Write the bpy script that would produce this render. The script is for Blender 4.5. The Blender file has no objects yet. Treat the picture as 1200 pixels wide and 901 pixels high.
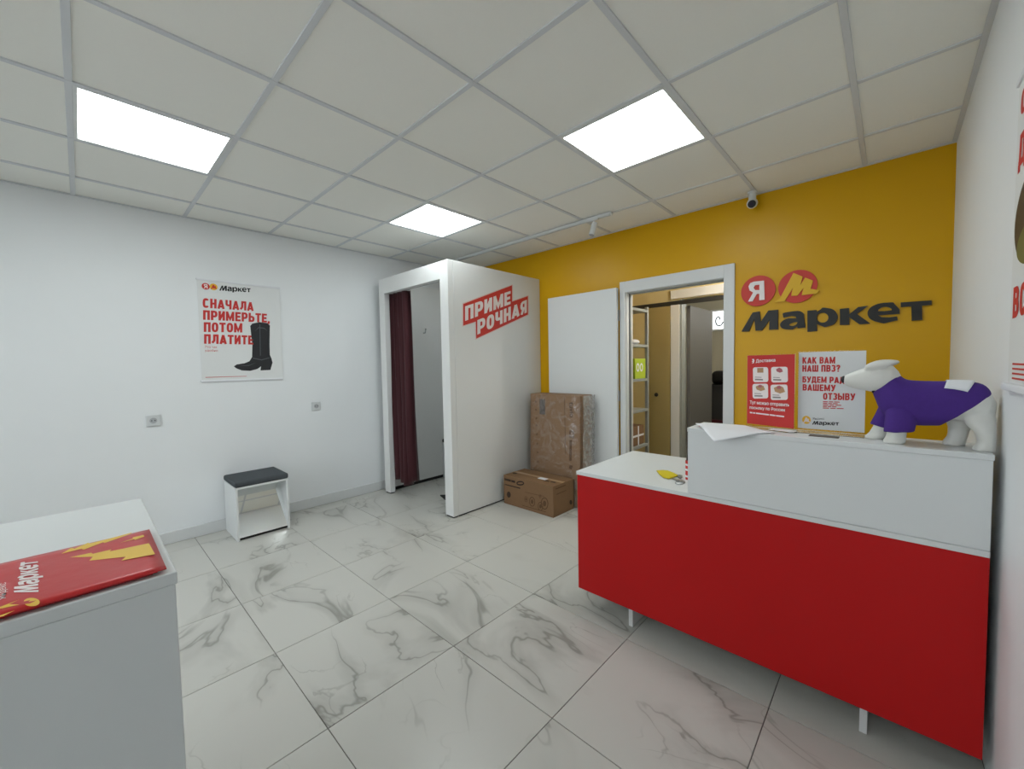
import bpy, bmesh, math, random
import numpy as np
from mathutils import Vector, Matrix

# ------------------------------------------------------------------ camera / world / exposure
scene = bpy.context.scene
C = np.array([4.13212783, -3.47825937, 1.35371509])          # metres; left wall x=0, yellow wall y=0, floor z=0
YAW, PITCH, ROLL, FPX = 0.75380681, -0.04703705, -0.01850406, 474.152
_f = np.array([-math.sin(YAW)*math.cos(PITCH), math.cos(YAW)*math.cos(PITCH), math.sin(PITCH)])
_r = np.cross(_f, [0, 0, 1]); _r /= np.linalg.norm(_r); _u = np.cross(_r, _f)
R_ = _r*math.cos(ROLL)+_u*math.sin(ROLL); U_ = -_r*math.sin(ROLL)+_u*math.cos(ROLL)
cam = bpy.data.cameras.new('camera'); cam_o = bpy.data.objects.new('camera', cam)
scene.collection.objects.link(cam_o)
cam_o.matrix_world = Matrix(((R_[0], U_[0], -_f[0], C[0]), (R_[1], U_[1], -_f[1], C[1]), (R_[2], U_[2], -_f[2], C[2]), (0, 0, 0, 1)))
cam.sensor_fit = 'HORIZONTAL'; cam.sensor_width = 36.0; cam.lens = FPX/1200*36.0
cam.clip_start = 0.02; cam.clip_end = 60
scene.camera = cam_o
w = bpy.data.worlds.new('world'); scene.world = w; w.use_nodes = True
w.node_tree.nodes['Background'].inputs[0].default_value = (0.90, 0.95, 1, 1)
w.node_tree.nodes['Background'].inputs[1].default_value = 3.2
vs = scene.view_settings
vs.view_transform = 'Standard'; vs.look = 'None'; vs.gamma = 1.0; vs.use_curve_mapping = False
vs.exposure = 0.0
PANEL_POWER = 11.0            # emission strength of the LED ceiling panels
STORE_FILL_POWER = 80.0  # emission strength of the unseen globes added to light the storeroom

def on(u, v, ax, val):       # photo pixel -> point on an axis-aligned plane
    d = _f+R_*(u-600)/FPX+U_*(450.5-v)/FPX
    return C+d*((val-C[ax])/d[ax])

XR, H, YF = 4.380, 2.578, -5.85     # right wall, ceiling height, front wall

# ------------------------------------------------------------------ helpers
COL = scene.collection
def lin(h):
    h = h.lstrip('#'); o = []
    for i in (0, 2, 4):
        c = int(h[i:i+2], 16)/255
        o.append(c/12.92 if c <= .04045 else ((c+.055)/1.055)**2.4)
    return (*o, 1)
MATS = {}
def mat(name, col, rough=.5, metal=0, var=.04, scale=30, bump=0., coat=0, trans=0, ior=1.45, spec=.5, alpha=1, sheen=0):
    if name in MATS: return MATS[name]
    m = bpy.data.materials.new(name); m.use_nodes = True; nt = m.node_tree; b = nt.nodes['Principled BSDF']
    c = lin(col) if isinstance(col, str) else (*col, 1)
    tc = nt.nodes.new('ShaderNodeTexCoord'); n = nt.nodes.new('ShaderNodeTexNoise')
    n.inputs['Scale'].default_value = scale; n.inputs['Detail'].default_value = 4
    nt.links.new(tc.outputs['Object'], n.inputs['Vector'])
    mx = nt.nodes.new('ShaderNodeMix'); mx.data_type = 'RGBA'
    mx.inputs[6].default_value = tuple(x*(1-var) for x in c[:3])+(1,); mx.inputs[7].default_value = tuple(min(1, x*(1+var)) for x in c[:3])+(1,)
    nt.links.new(n.outputs['Fac'], mx.inputs[0]); nt.links.new(mx.outputs[2], b.inputs['Base Color'])
    b.inputs['Roughness'].default_value = rough; b.inputs['Metallic'].default_value = metal
    b.inputs['Coat Weight'].default_value = coat; b.inputs['Transmission Weight'].default_value = trans
    b.inputs['IOR'].default_value = ior; b.inputs['Specular IOR Level'].default_value = spec
    b.inputs['Alpha'].default_value = alpha
    if sheen: b.inputs['Sheen Weight'].default_value = sheen
    if bump:
        bp = nt.nodes.new('ShaderNodeBump'); bp.inputs['Strength'].default_value = bump; bp.inputs['Distance'].default_value = .002
        nt.links.new(n.outputs['Fac'], bp.inputs['Height']); nt.links.new(bp.outputs['Normal'], b.inputs['Normal'])
    MATS[name] = m; return m
def emis(name, col, strength):
    m = bpy.data.materials.new(name); m.use_nodes = True; nt = m.node_tree
    b = nt.nodes['Principled BSDF']; b.inputs['Base Color'].default_value = (.9, .9, .9, 1)
    b.inputs['Emission Color'].default_value = (*col, 1); b.inputs['Emission Strength'].default_value = strength
    MATS[name] = m; return m

def link(name, me, m, parent=None, smooth=False):
    o = bpy.data.objects.new(name, me); COL.objects.link(o)
    if m is not None and not me.materials: me.materials.append(m)
    if parent is not None:
        o.parent = parent
        if '_o' in parent: o['_o'] = list(parent['_o'])
    if smooth:
        for p in me.polygons: p.use_smooth = True
    return o
def base(parent): return np.array(parent['_o']) if parent is not None and '_o' in parent else np.zeros(3)
def bm_obj(name, bm, m, parent=None, smooth=False, recalc=True):
    if recalc: bmesh.ops.recalc_face_normals(bm, faces=bm.faces)
    o = base(parent)
    if o.any(): bmesh.ops.translate(bm, verts=bm.verts, vec=Vector(-o))
    me = bpy.data.meshes.new(name); bm.to_mesh(me); bm.free()
    return link(name, me, m, parent, smooth)
def thing(name, label, cat, loc=(0, 0, 0), group=None):
    o = bpy.data.objects.new(name, None); COL.objects.link(o); o.location = loc; o.empty_display_size = .05
    o['label'] = label; o['category'] = cat; o['_o'] = [float(x) for x in loc]
    if group: o['group'] = group
    return o
def tag(o, label, cat, group=None):
    o['label'] = label; o['category'] = cat
    if group: o['group'] = group
    return o
def struct(o, label=None):
    o['kind'] = 'structure'
    if label: o['label'] = label
    return o
def bmbox(bm, x0, x1, y0, y1, z0, z1, bev=0, seg=2):
    r = bmesh.ops.create_cube(bm, size=1)
    M = Matrix.Translation(((x0+x1)/2, (y0+y1)/2, (z0+z1)/2)) @ Matrix.Diagonal((x1-x0, y1-y0, z1-z0, 1))
    bmesh.ops.transform(bm, matrix=M, verts=r['verts'])
    if bev:
        es = list({e for v in r['verts'] for e in v.link_edges})
        bmesh.ops.bevel(bm, geom=es, offset=bev, segments=seg, affect='EDGES', profile=.5)
def box(name, x0, x1, y0, y1, z0, z1, m, parent=None, bev=.0015, seg=1):
    bm = bmesh.new(); bmbox(bm, x0, x1, y0, y1, z0, z1, bev, seg)
    return bm_obj(name, bm, m, parent)
def boxes(name, L, m, parent=None, bev=0):
    bm = bmesh.new()
    for a in L: bmbox(bm, *a, bev)
    return bm_obj(name, bm, m, parent)
def cyl(bm, p0, p1, r0, r1=None, n=20):
    r1 = r0 if r1 is None else r1
    p0, p1 = Vector(p0), Vector(p1); d = p1-p0
    M = Matrix.Translation((p0+p1)/2) @ d.to_track_quat('Z', 'Y').to_matrix().to_4x4()
    bmesh.ops.create_cone(bm, cap_ends=True, segments=n, radius1=r0, radius2=r1, depth=d.length, matrix=M)
def rod(name, p0, p1, r, m, parent=None, r1=None, n=20):
    bm = bmesh.new(); cyl(bm, p0, p1, r, r1, n); return bm_obj(name, bm, m, parent)
def ball(bm, c, r, sx=1, sy=1, sz=1, n=16):
    bmesh.ops.create_uvsphere(bm, u_segments=n, v_segments=n//2+2, radius=1, matrix=Matrix.Translation(c) @ Matrix.Diagonal((r*sx, r*sy, r*sz, 1)))
def poly(name, loops, m, parent, thick, nrm):
    """flat shape with holes, given by 3-D loops (outer first), thickened along nrm"""
    bm = bmesh.new()
    es = []
    for L in loops:
        vs_ = [bm.verts.new(Vector(p)) for p in L]
        es += [bm.edges.new((vs_[i], vs_[(i+1) % len(vs_)])) for i in range(len(vs_))]
    bmesh.ops.triangle_fill(bm, use_beauty=True, use_dissolve=False, edges=es, normal=Vector(nrm))
    if thick:
        r = bmesh.ops.extrude_face_region(bm, geom=list(bm.faces))
        bmesh.ops.translate(bm, verts=[v for v in r['geom'] if isinstance(v, bmesh.types.BMVert)], vec=Vector(nrm)*thick)
    return bm_obj(name, bm, m, parent)
def smooth_loop(L, k=3):
    """round a loop (Catmull-Rom)"""
    n = len(L); out = []; P = [np.array(p, float) for p in L]
    for i in range(n):
        a, b, c, d = P[i-1], P[i], P[(i+1) % n], P[(i+2) % n]
        for j in range(k):
            t = j/k
            out.append(.5*((2*b)+(-a+c)*t+(2*a-5*b+4*c-d)*t*t+(-a+3*b-3*c+d)*t**3))
    return out
def homog(src, dst):
    A = []; B = []
    for (x, y), (u, v) in zip(src, dst):
        A += [[x, y, 1, 0, 0, 0, -u*x, -u*y], [0, 0, 0, x, y, 1, -v*x, -v*y]]; B += [u, v]
    h = np.linalg.solve(np.array(A, float), np.array(B, float)); return np.append(h, 1).reshape(3, 3)
class Sheet:
    """a flat printed sheet: photo/crop coordinates -> points on a real rectangle (BL, right vector, up vector)"""
    def __init__(s, corners, BL, U, V):       # corners: TL, TR, BR, BL in crop coordinates
        s.h = homog(corners, [(0, 1), (1, 1), (1, 0), (0, 0)])
        s.BL, s.U, s.V = map(lambda a: np.array(a, float), (BL, U, V)); s.n = np.cross(s.U, s.V); s.n /= np.linalg.norm(s.n)
    def __call__(s, x, y, lift=.0006):
        q = s.h @ np.array([x, y, 1]); return s.BL+s.U*q[0]/q[2]+s.V*q[1]/q[2]+s.n*lift
_tc = {}
def glyph_mesh(txt, weight):
    if (txt, weight) in _tc: return _tc[(txt, weight)]
    cu = bpy.data.curves.new('t', 'FONT'); cu.body = txt; cu.size = 1; cu.resolution_u = 3
    o = bpy.data.objects.new('t', cu); COL.objects.link(o)
    dg = bpy.context.evaluated_depsgraph_get(); me = bpy.data.meshes.new_from_object(o.evaluated_get(dg))
    bpy.data.objects.remove(o); bpy.data.curves.remove(cu)
    V = np.array([v.co[:2] for v in me.vertices]); F = [tuple(p.vertices) for p in me.polygons]
    bpy.data.meshes.remove(me)
    if weight:
        sh = [(0, 0)]+[(weight*math.cos(a), weight*math.sin(a)) for a in np.linspace(0, 2*math.pi, 8, False)]
        n0 = len(V); F = [tuple(i+k*n0 for i in f) for k in range(len(sh)) for f in F]; V = np.concatenate([V+np.array(d) for d in sh])
    V = (V-V.min(0))/(V.max(0)-V.min(0)); _tc[(txt, weight)] = (V, F); return V, F

def _arc(cx, cy, rx, ry, a0, a1, n=10, p=.75):
    out = []
    for k in range(n+1):
        a = math.radians(a0+(a1-a0)*k/n); c, s_ = math.cos(a), math.sin(a)
        out.append((cx+rx*math.copysign(abs(c)**p, c), cy+ry*math.copysign(abs(s_)**p, s_)))
    return out
def _caps(h):
    """strokes of bold condensed capitals: {letter: (width, [polyline, ...])}, height 1, stroke half-width h"""
    W = .56; L = h; R = W-h; B = h; T_ = 1-h; m = .5
    bowl = lambda x0, x1, y0, y1: [(x0, y1)]+_arc((x0+x1)/2, (y0+y1)/2, (x1-x0)/2, (y1-y0)/2, 90, -90)+[(x0, y0)]
    bowlL = lambda x0, x1, y0, y1: [(x1, y1)]+_arc((x0+x1)/2, (y0+y1)/2, (x1-x0)/2, (y1-y0)/2, 90, 270)+[(x1, y0)]
    vl, vr = [(L, 0), (L, 1)], [(R, 0), (R, 1)]; top = [(0, T_), (W, T_)]; bot = [(0, B), (W, B)]
    soft = [vl, bowl(L, R, B, .56)]; WM = .74; WS = .80; WD = .66
    return {
     'П': (W, [vl, vr, top]), 'Р': (W, [vl, bowl(L, R, .40, T_)]), 'И': (W, [vl, vr, [(L, .12), (R, .88)]]), 'Н': (W, [vl, vr, [(0, .5), (W, .5)]]),
     'М': (WM, [[(L, 0), (L, 1)], [(WM-h, 0), (WM-h, 1)], [(L, .92), (WM/2, .18), (WM-h, .92)]]), 'Е': (.50, [vl, [(0, T_), (.50, T_)], [(0, .5), (.46, .5)], [(0, B), (.50, B)]]),
     'О': (W, [_arc(W/2, .5, W/2-h, .5-h, 0, 360, 28)]), 'С': (W, [_arc(W/2, .5, W/2-h, .5-h, 38, 322, 22)]),
     'Ч': (W, [vr, [(L, 1), (L, .66)]+_arc(L+.16, .60, .16, .16, 180, 270, 5)[1:]+[(R, .44)]]), 'А': (.62, [[(h*.8, 0), (.31, .96)], [(.62-h*.8, 0), (.31, .96)], [(.16, .24), (.46, .24)]]),
     'Я': (W, [vr, bowlL(L, R, .42, T_), [(W*.48, .44), (L, 0)]]), 'Л': (.60, [[(.60-h, 0), (.60-h, 1)], [(.12, T_), (.60, T_)], [(.12+h, 1), (.11+h, .36), (.0+h*.5, h*.9)]]),
     'Ь': (W, soft), 'Т': (.54, [[(0, T_), (.54, T_)], [(.27, 0), (.27, 1)]]), 'К': (.60, [vl, [(L, .44), (.60-h*.8, 1)], [(.24, .56), (.60-h*.8, 0)]]),
     'В': (W, [vl, bowl(L, R-.02, .52, T_), bowl(L, R, B, .52)]), 'Ш': (WS, [[(L, 0), (L, 1)], [(WS/2, 0), (WS/2, 1)], [(WS-h, 0), (WS-h, 1)], [(0, B), (WS, B)]]),
     'З': (.53, [[(.06, .86)]+_arc(.24, .72, .53-h-.24, .28-h, 120, -90, 12), _arc(.24, .29, .53-h-.24, .29-h, 90, -130, 14)+[(.04, .17)]]),
     'У': (.60, [[(h*.8, 1), (.31, .36)], [(.60-h*.8, 1), (.30, .22), (.22, .09), (.08, B)]]), 'Б': (W, [vl, [(0, T_), (W*.92, T_)], bowl(L, R, B, .60)]),
     'Д': (WD, [[(0, .14), (WD, .14)], [(h*.8, .14), (h*.8, -.12)], [(WD-h*.8, .14), (WD-h*.8, -.12)], [(.2, 1), (.17, .5), (.12, .14)], [(WD-.17, .1), (WD-.17, 1)], [(.12, T_), (WD-.08, T_)]]),
     'Ы': (.80, soft+[[(.80-h, 0), (.80-h, 1)]]), '?': (.50, [[(.02, .82)]+_arc(.25, .76, .25-h, .24-h, 165, -60, 12)+[(.25, .44), (.25, .27)], [(.25, 0), (.25, .17)]]),
     ',': (.18, [[(.11, .17), (.09, 0), (.05, -.14)]]), ' ': (.22, [])}
def caps(name, txt, P0, P1, P2, m, parent, h=.105):
    """bold block capitals fitted to the parallelogram P0 (baseline left), P1 (baseline right), P2 (cap height left)"""
    G = _caps(h); x = 0; strips = []
    for ch in txt:
        W, S = G[ch]
        for pl in S:
            pl = [(a+x, b) for a, b in pl]; closed = abs(pl[0][0]-pl[-1][0])+abs(pl[0][1]-pl[-1][1]) < 1e-6; pts = []
            n = len(pl)
            for i in range(n):
                a = pl[i-1] if i else (pl[-2] if closed else pl[0]); b = pl[i+1] if i < n-1 else (pl[1] if closed else pl[-1]); c = pl[i]
                def un(p, q):
                    d = math.hypot(q[0]-p[0], q[1]-p[1]); return None if d < 1e-9 else ((q[0]-p[0])/d, (q[1]-p[1])/d)
                u = un(a, c); v = un(c, b); u = u or v; v = v or u
                nx, ny = -(u[1]+v[1]), u[0]+v[0]; d = math.hypot(nx, ny) or 1; nx /= d; ny /= d; k = h/max(.45, nx*-u[1]+ny*u[0])
                pts.append(((c[0]+nx*k, c[1]+ny*k), (c[0]-nx*k, c[1]-ny*k)))
            strips.append(pts)
        x += W+.085
    x -= .085
    P0, P1, P2 = map(lambda a: np.array(a, float), (P0, P1, P2)); o = base(parent); N = np.cross(P1-P0, P2-P0); N /= np.linalg.norm(N)
    V = []; F = []
    for si, pts in enumerate(strips):
        b0 = len(V)
        for a, b in pts:
            for q in (a, b): V.append(tuple(P0+(P1-P0)*q[0]/x+(P2-P0)*min(1, max(0 if q[1] > -.02 and q[1] < 0 else -1, q[1]))-o+N*(.00005*(si % 7))))
        F += [(b0+2*i, b0+2*i+1, b0+2*i+3, b0+2*i+2) for i in range(len(pts)-1)]
    me = bpy.data.meshes.new(name); me.from_pydata(V, [], F); return link(name, me, m, parent)
def text(name, txt, P0, P1, P2, m, parent, weight=.02, thick=0):
    """text fitted to the parallelogram P0 (bottom left), P1 (bottom right), P2 (top left)"""
    V, F = glyph_mesh(txt, weight); P0, P1, P2 = map(lambda a: np.array(a, float), (P0, P1, P2))
    o = base(parent)
    N = np.cross(P1-P0, P2-P0); N /= np.linalg.norm(N); k = max(1, len(V)//(9 if weight else 1))
    W = [tuple(P0+(P1-P0)*a+(P2-P0)*b-o+N*(.00006*(i//k))) for i, (a, b) in enumerate(V)]
    me = bpy.data.meshes.new(name); me.from_pydata(W, [], F)
    ob = link(name, me, m, parent)
    return ob
def loft(bm, secs, n=20, caps=True):
    """secs: (top, bottom, halfwidth, y) with top/bottom = (x,z): ellipses in planes holding the y axis"""
    rings = []
    for t, b, wd, yc in secs:
        c = ((t[0]+b[0])/2, (t[1]+b[1])/2); h = ((t[0]-b[0])/2, (t[1]-b[1])/2)
        rings.append([bm.verts.new((c[0]+h[0]*math.cos(a), yc+wd*math.sin(a), c[1]+h[1]*math.cos(a))) for a in [2*math.pi*i/n for i in range(n)]])
    for A, B in zip(rings, rings[1:]):
        for i in range(n): bm.faces.new((A[i], A[(i+1) % n], B[(i+1) % n], B[i]))
    if caps: bm.faces.new(rings[0]); bm.faces.new(rings[-1][::-1])
    return rings
def baked(o):
    dg = bpy.context.evaluated_depsgraph_get(); me = bpy.data.meshes.new_from_object(o.evaluated_get(dg))
    o.modifiers.clear(); o.data = me

# ------------------------------------------------------------------ materials
M_wall = mat('white_wall_paint', '#ebeef0', .55, var=.012, scale=6, bump=.05)
M_yel = mat('yellow_wall_paint', '#d2a003', .34, var=.02, scale=4, bump=.04, spec=.3)
M_lam = mat('white_laminate', '#dcdfdf', .35, var=.008, scale=8)
M_booth = mat('white_booth_board', '#e3e4e3', .45, var=.01, scale=5)
M_door = mat('white_door_leaf', '#d9dcdc', .4, var=.01, scale=5)
M_red = mat('red_laminate', '#bb1517', .4, var=.03, scale=5, spec=.25)
M_tile = mat('ceiling_tile_mineral', '#f4f4ee', .9, var=.015, scale=160, bump=.06)
M_grid = mat('ceiling_grid_metal', '#d6d9dc', .5, var=.02)
M_grout = mat('grey_grout', '#6d6a66', .9, var=.1)
M_base = mat('white_plastic_trim', '#d6d8d8', .4, var=.01)
M_black = mat('black_plastic', '#121213', .45)
M_blackcard = mat('black_letter_face', '#20211f', .5)
M_card = mat('brown_cardboard', '#7d5f42', .8, var=.06, scale=25, bump=.1)
M_card2 = mat('brown_cardboard_tall', '#886b50', .75, var=.05, scale=18, bump=.1)
M_ink = mat('dark_box_print', '#33251a', .8)
M_paper = mat('white_paper', '#e4e6ea', .7, var=.01)
M_poster = mat('white_poster_paper', '#e4e6e6', .6, var=.008)
M_pred = mat('red_poster_print', '#c9322f', .6, var=.02)
M_psign = mat('red_sign_film', '#cf3a32', .5, var=.02)
M_fl = mat('pale_lettering', '#efe4e2', .55, var=.01)
M_pblk = mat('black_poster_print', '#1c1d20', .6)
M_pyel = mat('yellow_poster_print', '#eeb72a', .55, var=.02)
M_boot = mat('black_boot_print', '#26272b', .6, var=.25, scale=25)
M_cush = mat('grey_fabric_seat', '#474c50', .9, var=.18, scale=120, bump=.3)
M_mirror = mat('mirror_glass', (.93, .95, .95), .02, 1, var=0)
M_curt = mat('burgundy_curtain_cloth', '#3d0914', .75, var=.08, scale=60, bump=.1, sheen=.2)
M_dog = mat('white_mannequin_gloss', '#dcdcd6', .3, var=.01)
M_shirt = mat('purple_jersey', '#492a83', .85, var=.08, scale=90, bump=.15)
M_metal = mat('brushed_steel', '#a9acae', .35, .9)
M_acryl = mat('clear_acrylic', (.95, .93, .86), .03, trans=1, ior=1.3, var=0)
M_greym = mat('grey_shelf_metal', '#9a9f9c', .5, .2)
M_bag = mat('red_poly_mailer', '#c5292c', .3, var=.04, scale=14, bump=.9)
M_bagd = mat('dark_red_poly_mailer', '#a81d24', .35, var=.04, scale=20, bump=.1)
M_bagy = mat('yellow_bag_print', '#edc23a', .35)
M_ochre = mat('ochre_wall_paint', '#cdbf92', .6, var=.03, scale=8)
M_socket = mat('socket_plastic', '#d2d5d6', .35, var=.01)
M_hole = mat('socket_recess', '#aeb1b4', .5)
M_darkgrey = mat('dark_grey_door', '#5d5c5a', .5, var=.05)

def marble():
    m = bpy.data.materials.new('marble_porcelain'); m.use_nodes = True; nt = m.node_tree; N = nt.nodes; L = nt.links
    b = N['Principled BSDF']
    tc = N.new('ShaderNodeTexCoord'); oi = N.new('ShaderNodeObjectInfo')
    mul = N.new('ShaderNodeMath'); mul.operation = 'MULTIPLY'; mul.inputs[1].default_value = 37; L.new(oi.outputs['Random'], mul.inputs[0])
    cmb = N.new('ShaderNodeCombineXYZ'); L.new(mul.outputs[0], cmb.inputs[0]); L.new(mul.outputs[0], cmb.inputs[2])
    add = N.new('ShaderNodeVectorMath'); L.new(tc.outputs['Object'], add.inputs[0]); L.new(cmb.outputs[0], add.inputs[1])
    mp = N.new('ShaderNodeMapping'); mp.inputs['Rotation'].default_value = (0, 0, .6); mp.inputs['Scale'].default_value = (1.0, 1.9, 1)
    L.new(add.outputs[0], mp.inputs['Vector'])
    def vein(scale, width, dist, mlo, mhi, mscale):
        n = N.new('ShaderNodeTexNoise'); n.inputs['Scale'].default_value = scale; n.inputs['Detail'].default_value = 4
        n.inputs['Roughness'].default_value = .48; n.inputs['Distortion'].default_value = dist; L.new(mp.outputs[0], n.inputs['Vector'])
        s = N.new('ShaderNodeMath'); s.operation = 'SUBTRACT'; s.inputs[1].default_value = .5; L.new(n.outputs['Fac'], s.inputs[0])
        a = N.new('ShaderNodeMath'); a.operation = 'ABSOLUTE'; L.new(s.outputs[0], a.inputs[0])
        r = N.new('ShaderNodeMapRange'); r.interpolation_type = 'SMOOTHSTEP'
        r.inputs['From Min'].default_value = 0; r.inputs['From Max'].default_value = width
        r.inputs['To Min'].default_value = 1; r.inputs['To Max'].default_value = 0; L.new(a.outputs[0], r.inputs['Value'])
        k = N.new('ShaderNodeTexNoise'); k.inputs['Scale'].default_value = mscale; k.inputs['Detail'].default_value = 2; L.new(add.outputs[0], k.inputs['Vector'])
        kr = N.new('ShaderNodeMapRange'); kr.interpolation_type = 'SMOOTHSTEP'
        kr.inputs['From Min'].default_value = mlo; kr.inputs['From Max'].default_value = mhi; L.new(k.outputs['Fac'], kr.inputs['Value'])
        o = N.new('ShaderNodeMath'); o.operation = 'MULTIPLY'; L.new(r.outputs[0], o.inputs[0]); L.new(kr.outputs[0], o.inputs[1]); return o
    v1 = vein(1.15, .014, .9, .41, .58, 1.6); v2 = vein(1.15, .10, .9, .42, .68, 1.6); v3 = vein(2.3, .014, .7, .52, .68, 2.2)
    col = None; prev = lin('#c2c1bb')
    for v, c, f in ((v2, '#92918b', .5), (v1, '#77756d', .66), (v3, '#8b8982', .45)):
        f_ = N.new('ShaderNodeMath'); f_.operation = 'MULTIPLY'; f_.inputs[1].default_value = f; L.new(v.outputs[0], f_.inputs[0])
        mx = N.new('ShaderNodeMix'); mx.data_type = 'RGBA'; mx.inputs[7].default_value = lin(c); L.new(f_.outputs[0], mx.inputs[0])
        if col is None: mx.inputs[6].default_value = prev
        else: L.new(col, mx.inputs[6])
        col = mx.outputs[2]
    L.new(col, b.inputs['Base Color']); b.inputs['Roughness'].default_value = .3
    return m
M_marble = marble()
def film():
    m = bpy.data.materials.new('clear_stretch_film'); m.use_nodes = True; nt = m.node_tree; N = nt.nodes
    N.remove(N['Principled BSDF'])
    t = N.new('ShaderNodeBsdfTransparent'); g = N.new('ShaderNodeBsdfGlossy'); g.inputs['Roughness'].default_value = .22
    tc = N.new('ShaderNodeTexCoord'); n = N.new('ShaderNodeTexNoise'); n.inputs['Scale'].default_value = 9; n.inputs['Distortion'].default_value = 1.5
    nt.links.new(tc.outputs['Object'], n.inputs['Vector'])
    r = N.new('ShaderNodeMapRange'); r.inputs['From Min'].default_value = .45; r.inputs['From Max'].default_value = .8; r.inputs['To Min'].default_value = .03; r.inputs['To Max'].default_value = .3
    nt.links.new(n.outputs['Fac'], r.inputs['Value'])
    bp = N.new('ShaderNodeBump'); bp.inputs['Strength'].default_value = .7; bp.inputs['Distance'].default_value = .02
    nt.links.new(n.outputs['Fac'], bp.inputs['Height']); nt.links.new(bp.outputs[0], g.inputs['Normal'])
    mx = N.new('ShaderNodeMixShader'); nt.links.new(r.outputs[0], mx.inputs[0]); nt.links.new(t.outputs[0], mx.inputs[1]); nt.links.new(g.outputs[0], mx.inputs[2])
    nt.links.new(mx.outputs[0], N['Material Output'].inputs[0]); return m
M_film = film()
def fill_window_glass():
    m = bpy.data.materials.new('fill_window_glass'); m.use_nodes = True; nt = m.node_tree; N = nt.nodes; N.remove(N['Principled BSDF'])
    t = N.new('ShaderNodeBsdfTransparent'); g = N.new('ShaderNodeBsdfGlossy'); g.inputs['Roughness'].default_value = .02
    fr = N.new('ShaderNodeFresnel'); mx = N.new('ShaderNodeMixShader'); nt.links.new(fr.outputs[0], mx.inputs[0])
    nt.links.new(t.outputs[0], mx.inputs[1]); nt.links.new(g.outputs[0], mx.inputs[2]); nt.links.new(mx.outputs[0], N['Material Output'].inputs[0]); return m
M_pane = fill_window_glass()

# ------------------------------------------------------------------ room shell
T = .12
DX0, DX1, DZ = 2.318, 3.178, 2.018            # doorway in the yellow wall
struct(boxes('wall_back', [(-T, DX0, 0, T, 0, H+.1), (DX1, XR+T, 0, T, 0, H+.1), (DX0, DX1, 0, T, DZ, H+.1)], M_yel), 'bright yellow painted wall')
struct(box('wall_left', -T, 0, YF, 0, 0, H+.1, M_wall, bev=0), 'white painted wall')
struct(box('wall_right', XR, XR+T, YF, 0, 0, H+.1, M_wall, bev=0), 'white painted wall')
WX0, WX1, WZ0, WZ1 = .55, 3.85, .25, 2.35      # unseen shopfront glazing, added behind the camera for daylight fill
struct(boxes('wall_front', [(-T, WX0, YF-T, YF, 0, H+.1), (WX1, XR+T, YF-T, YF, 0, H+.1), (WX0, WX1, YF-T, YF, 0, WZ0), (WX0, WX1, YF-T, YF, WZ1, H+.1)], M_wall), 'white painted wall')
w2 = struct(boxes('fill_window', [(WX0, WX1, YF-.09, YF-.03, WZ0, WZ0+.05), (WX0, WX1, YF-.09, YF-.03, WZ1-.05, WZ1)]+[(x-.025, x+.025, YF-.09, YF-.03, WZ0+.05, WZ1-.05) for x in (WX0+.025, 1.65, 2.75, WX1-.025)], M_base), 'unseen shopfront window added to bring in daylight')
for a, b in ((WX0+.05, 1.625), (1.675, 2.725), (2.775, WX1-.05)): box('pane', a, b, YF-.064, YF-.058, WZ0+.05, WZ1-.05, M_pane, w2, 0)
struct(box('ground_outside', -6, 10, -14, YF-T, -.25, -.15, mat('grey_pavement', '#8b8a86', .8), bev=0))
struct(box('baseboard_left', 0, .016, YF, -1.18, 0, .095, M_base, bev=.005, seg=2))
struct(box('baseboard_back', 1.315, 2.28, -.016, 0, 0, .08, M_base, bev=.005, seg=2))

floor = struct(box('floor', -T, XR+T, YF-T, T, -.12, -.003, M_grout, bev=0), 'glossy white marble-look tiled floor')
def cells(off, step, lo, hi):
    k = math.floor((lo-off)/step); a = off+k*step; out = []
    while a < hi-1e-6:
        out.append((max(a, lo), min(a+step, hi))); a += step
    return [c for c in out if c[1]-c[0] > .012]
_shared = {}
def slab(name, x0, x1, y0, y1, z0, z1, m, parent, bev):
    key = (name, round(x1-x0, 3), round(y1-y0, 3))
    if key not in _shared:
        bm = bmesh.new(); bmbox(bm, -(x1-x0)/2, (x1-x0)/2, -(y1-y0)/2, (y1-y0)/2, z0, z1, bev, 1)
        me = bpy.data.meshes.new(name); bm.to_mesh(me); bm.free(); me.materials.append(m); _shared[key] = me
    o = bpy.data.objects.new(name, _shared[key]); COL.objects.link(o); o.parent = parent; o.location = ((x0+x1)/2, (y0+y1)/2, 0)
    return o
g = .0016
for a, b in cells(1.4073-.6*5, .6, 0, XR):
    for c, d in cells(-2.9025-.6*8, .6, YF, 0):
        slab('floor_tile', a+g, b-g, c+g, d-g, -.010, 0, M_marble, floor, .0008)

ceil = struct(box('ceiling', -T, XR+T, YF-T, T, H+.03, H+.10, M_tile, bev=0), 'white suspended tile ceiling with grey metal grid')
GX = [2.785+.6*i for i in range(-4, 3)]; GY = [-2.255+.6*j for j in range(-5, 4)]
LIGHTS = [(.985, -3.455), (.985, -1.655), (2.785, -1.655), (.985, -5.255), (2.785, -5.255)]  # last two panels are unseen, added behind the camera to brighten the room
for x in GX: box('grid_runner', x-.012, x+.012, YF, 0, H-.001, H+.03, M_grid, ceil, .001)
for i, y in enumerate(GY):
    for a, b in cells(GX[0]-.6, .6, 0, XR):
        box('grid_cross_tee', a+(.012 if a > .01 else 0), b-(.012 if b < XR-.01 else 0), y-.012, y+.012, H, H+.03, M_grid, ceil, .001)
box('grid_edge_angle', 0, .02, YF, 0, H-.001, H+.004, M_grid, ceil, 0); box('grid_edge_angle', XR-.02, XR, YF, 0, H-.001, H+.004, M_grid, ceil, 0)
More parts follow.
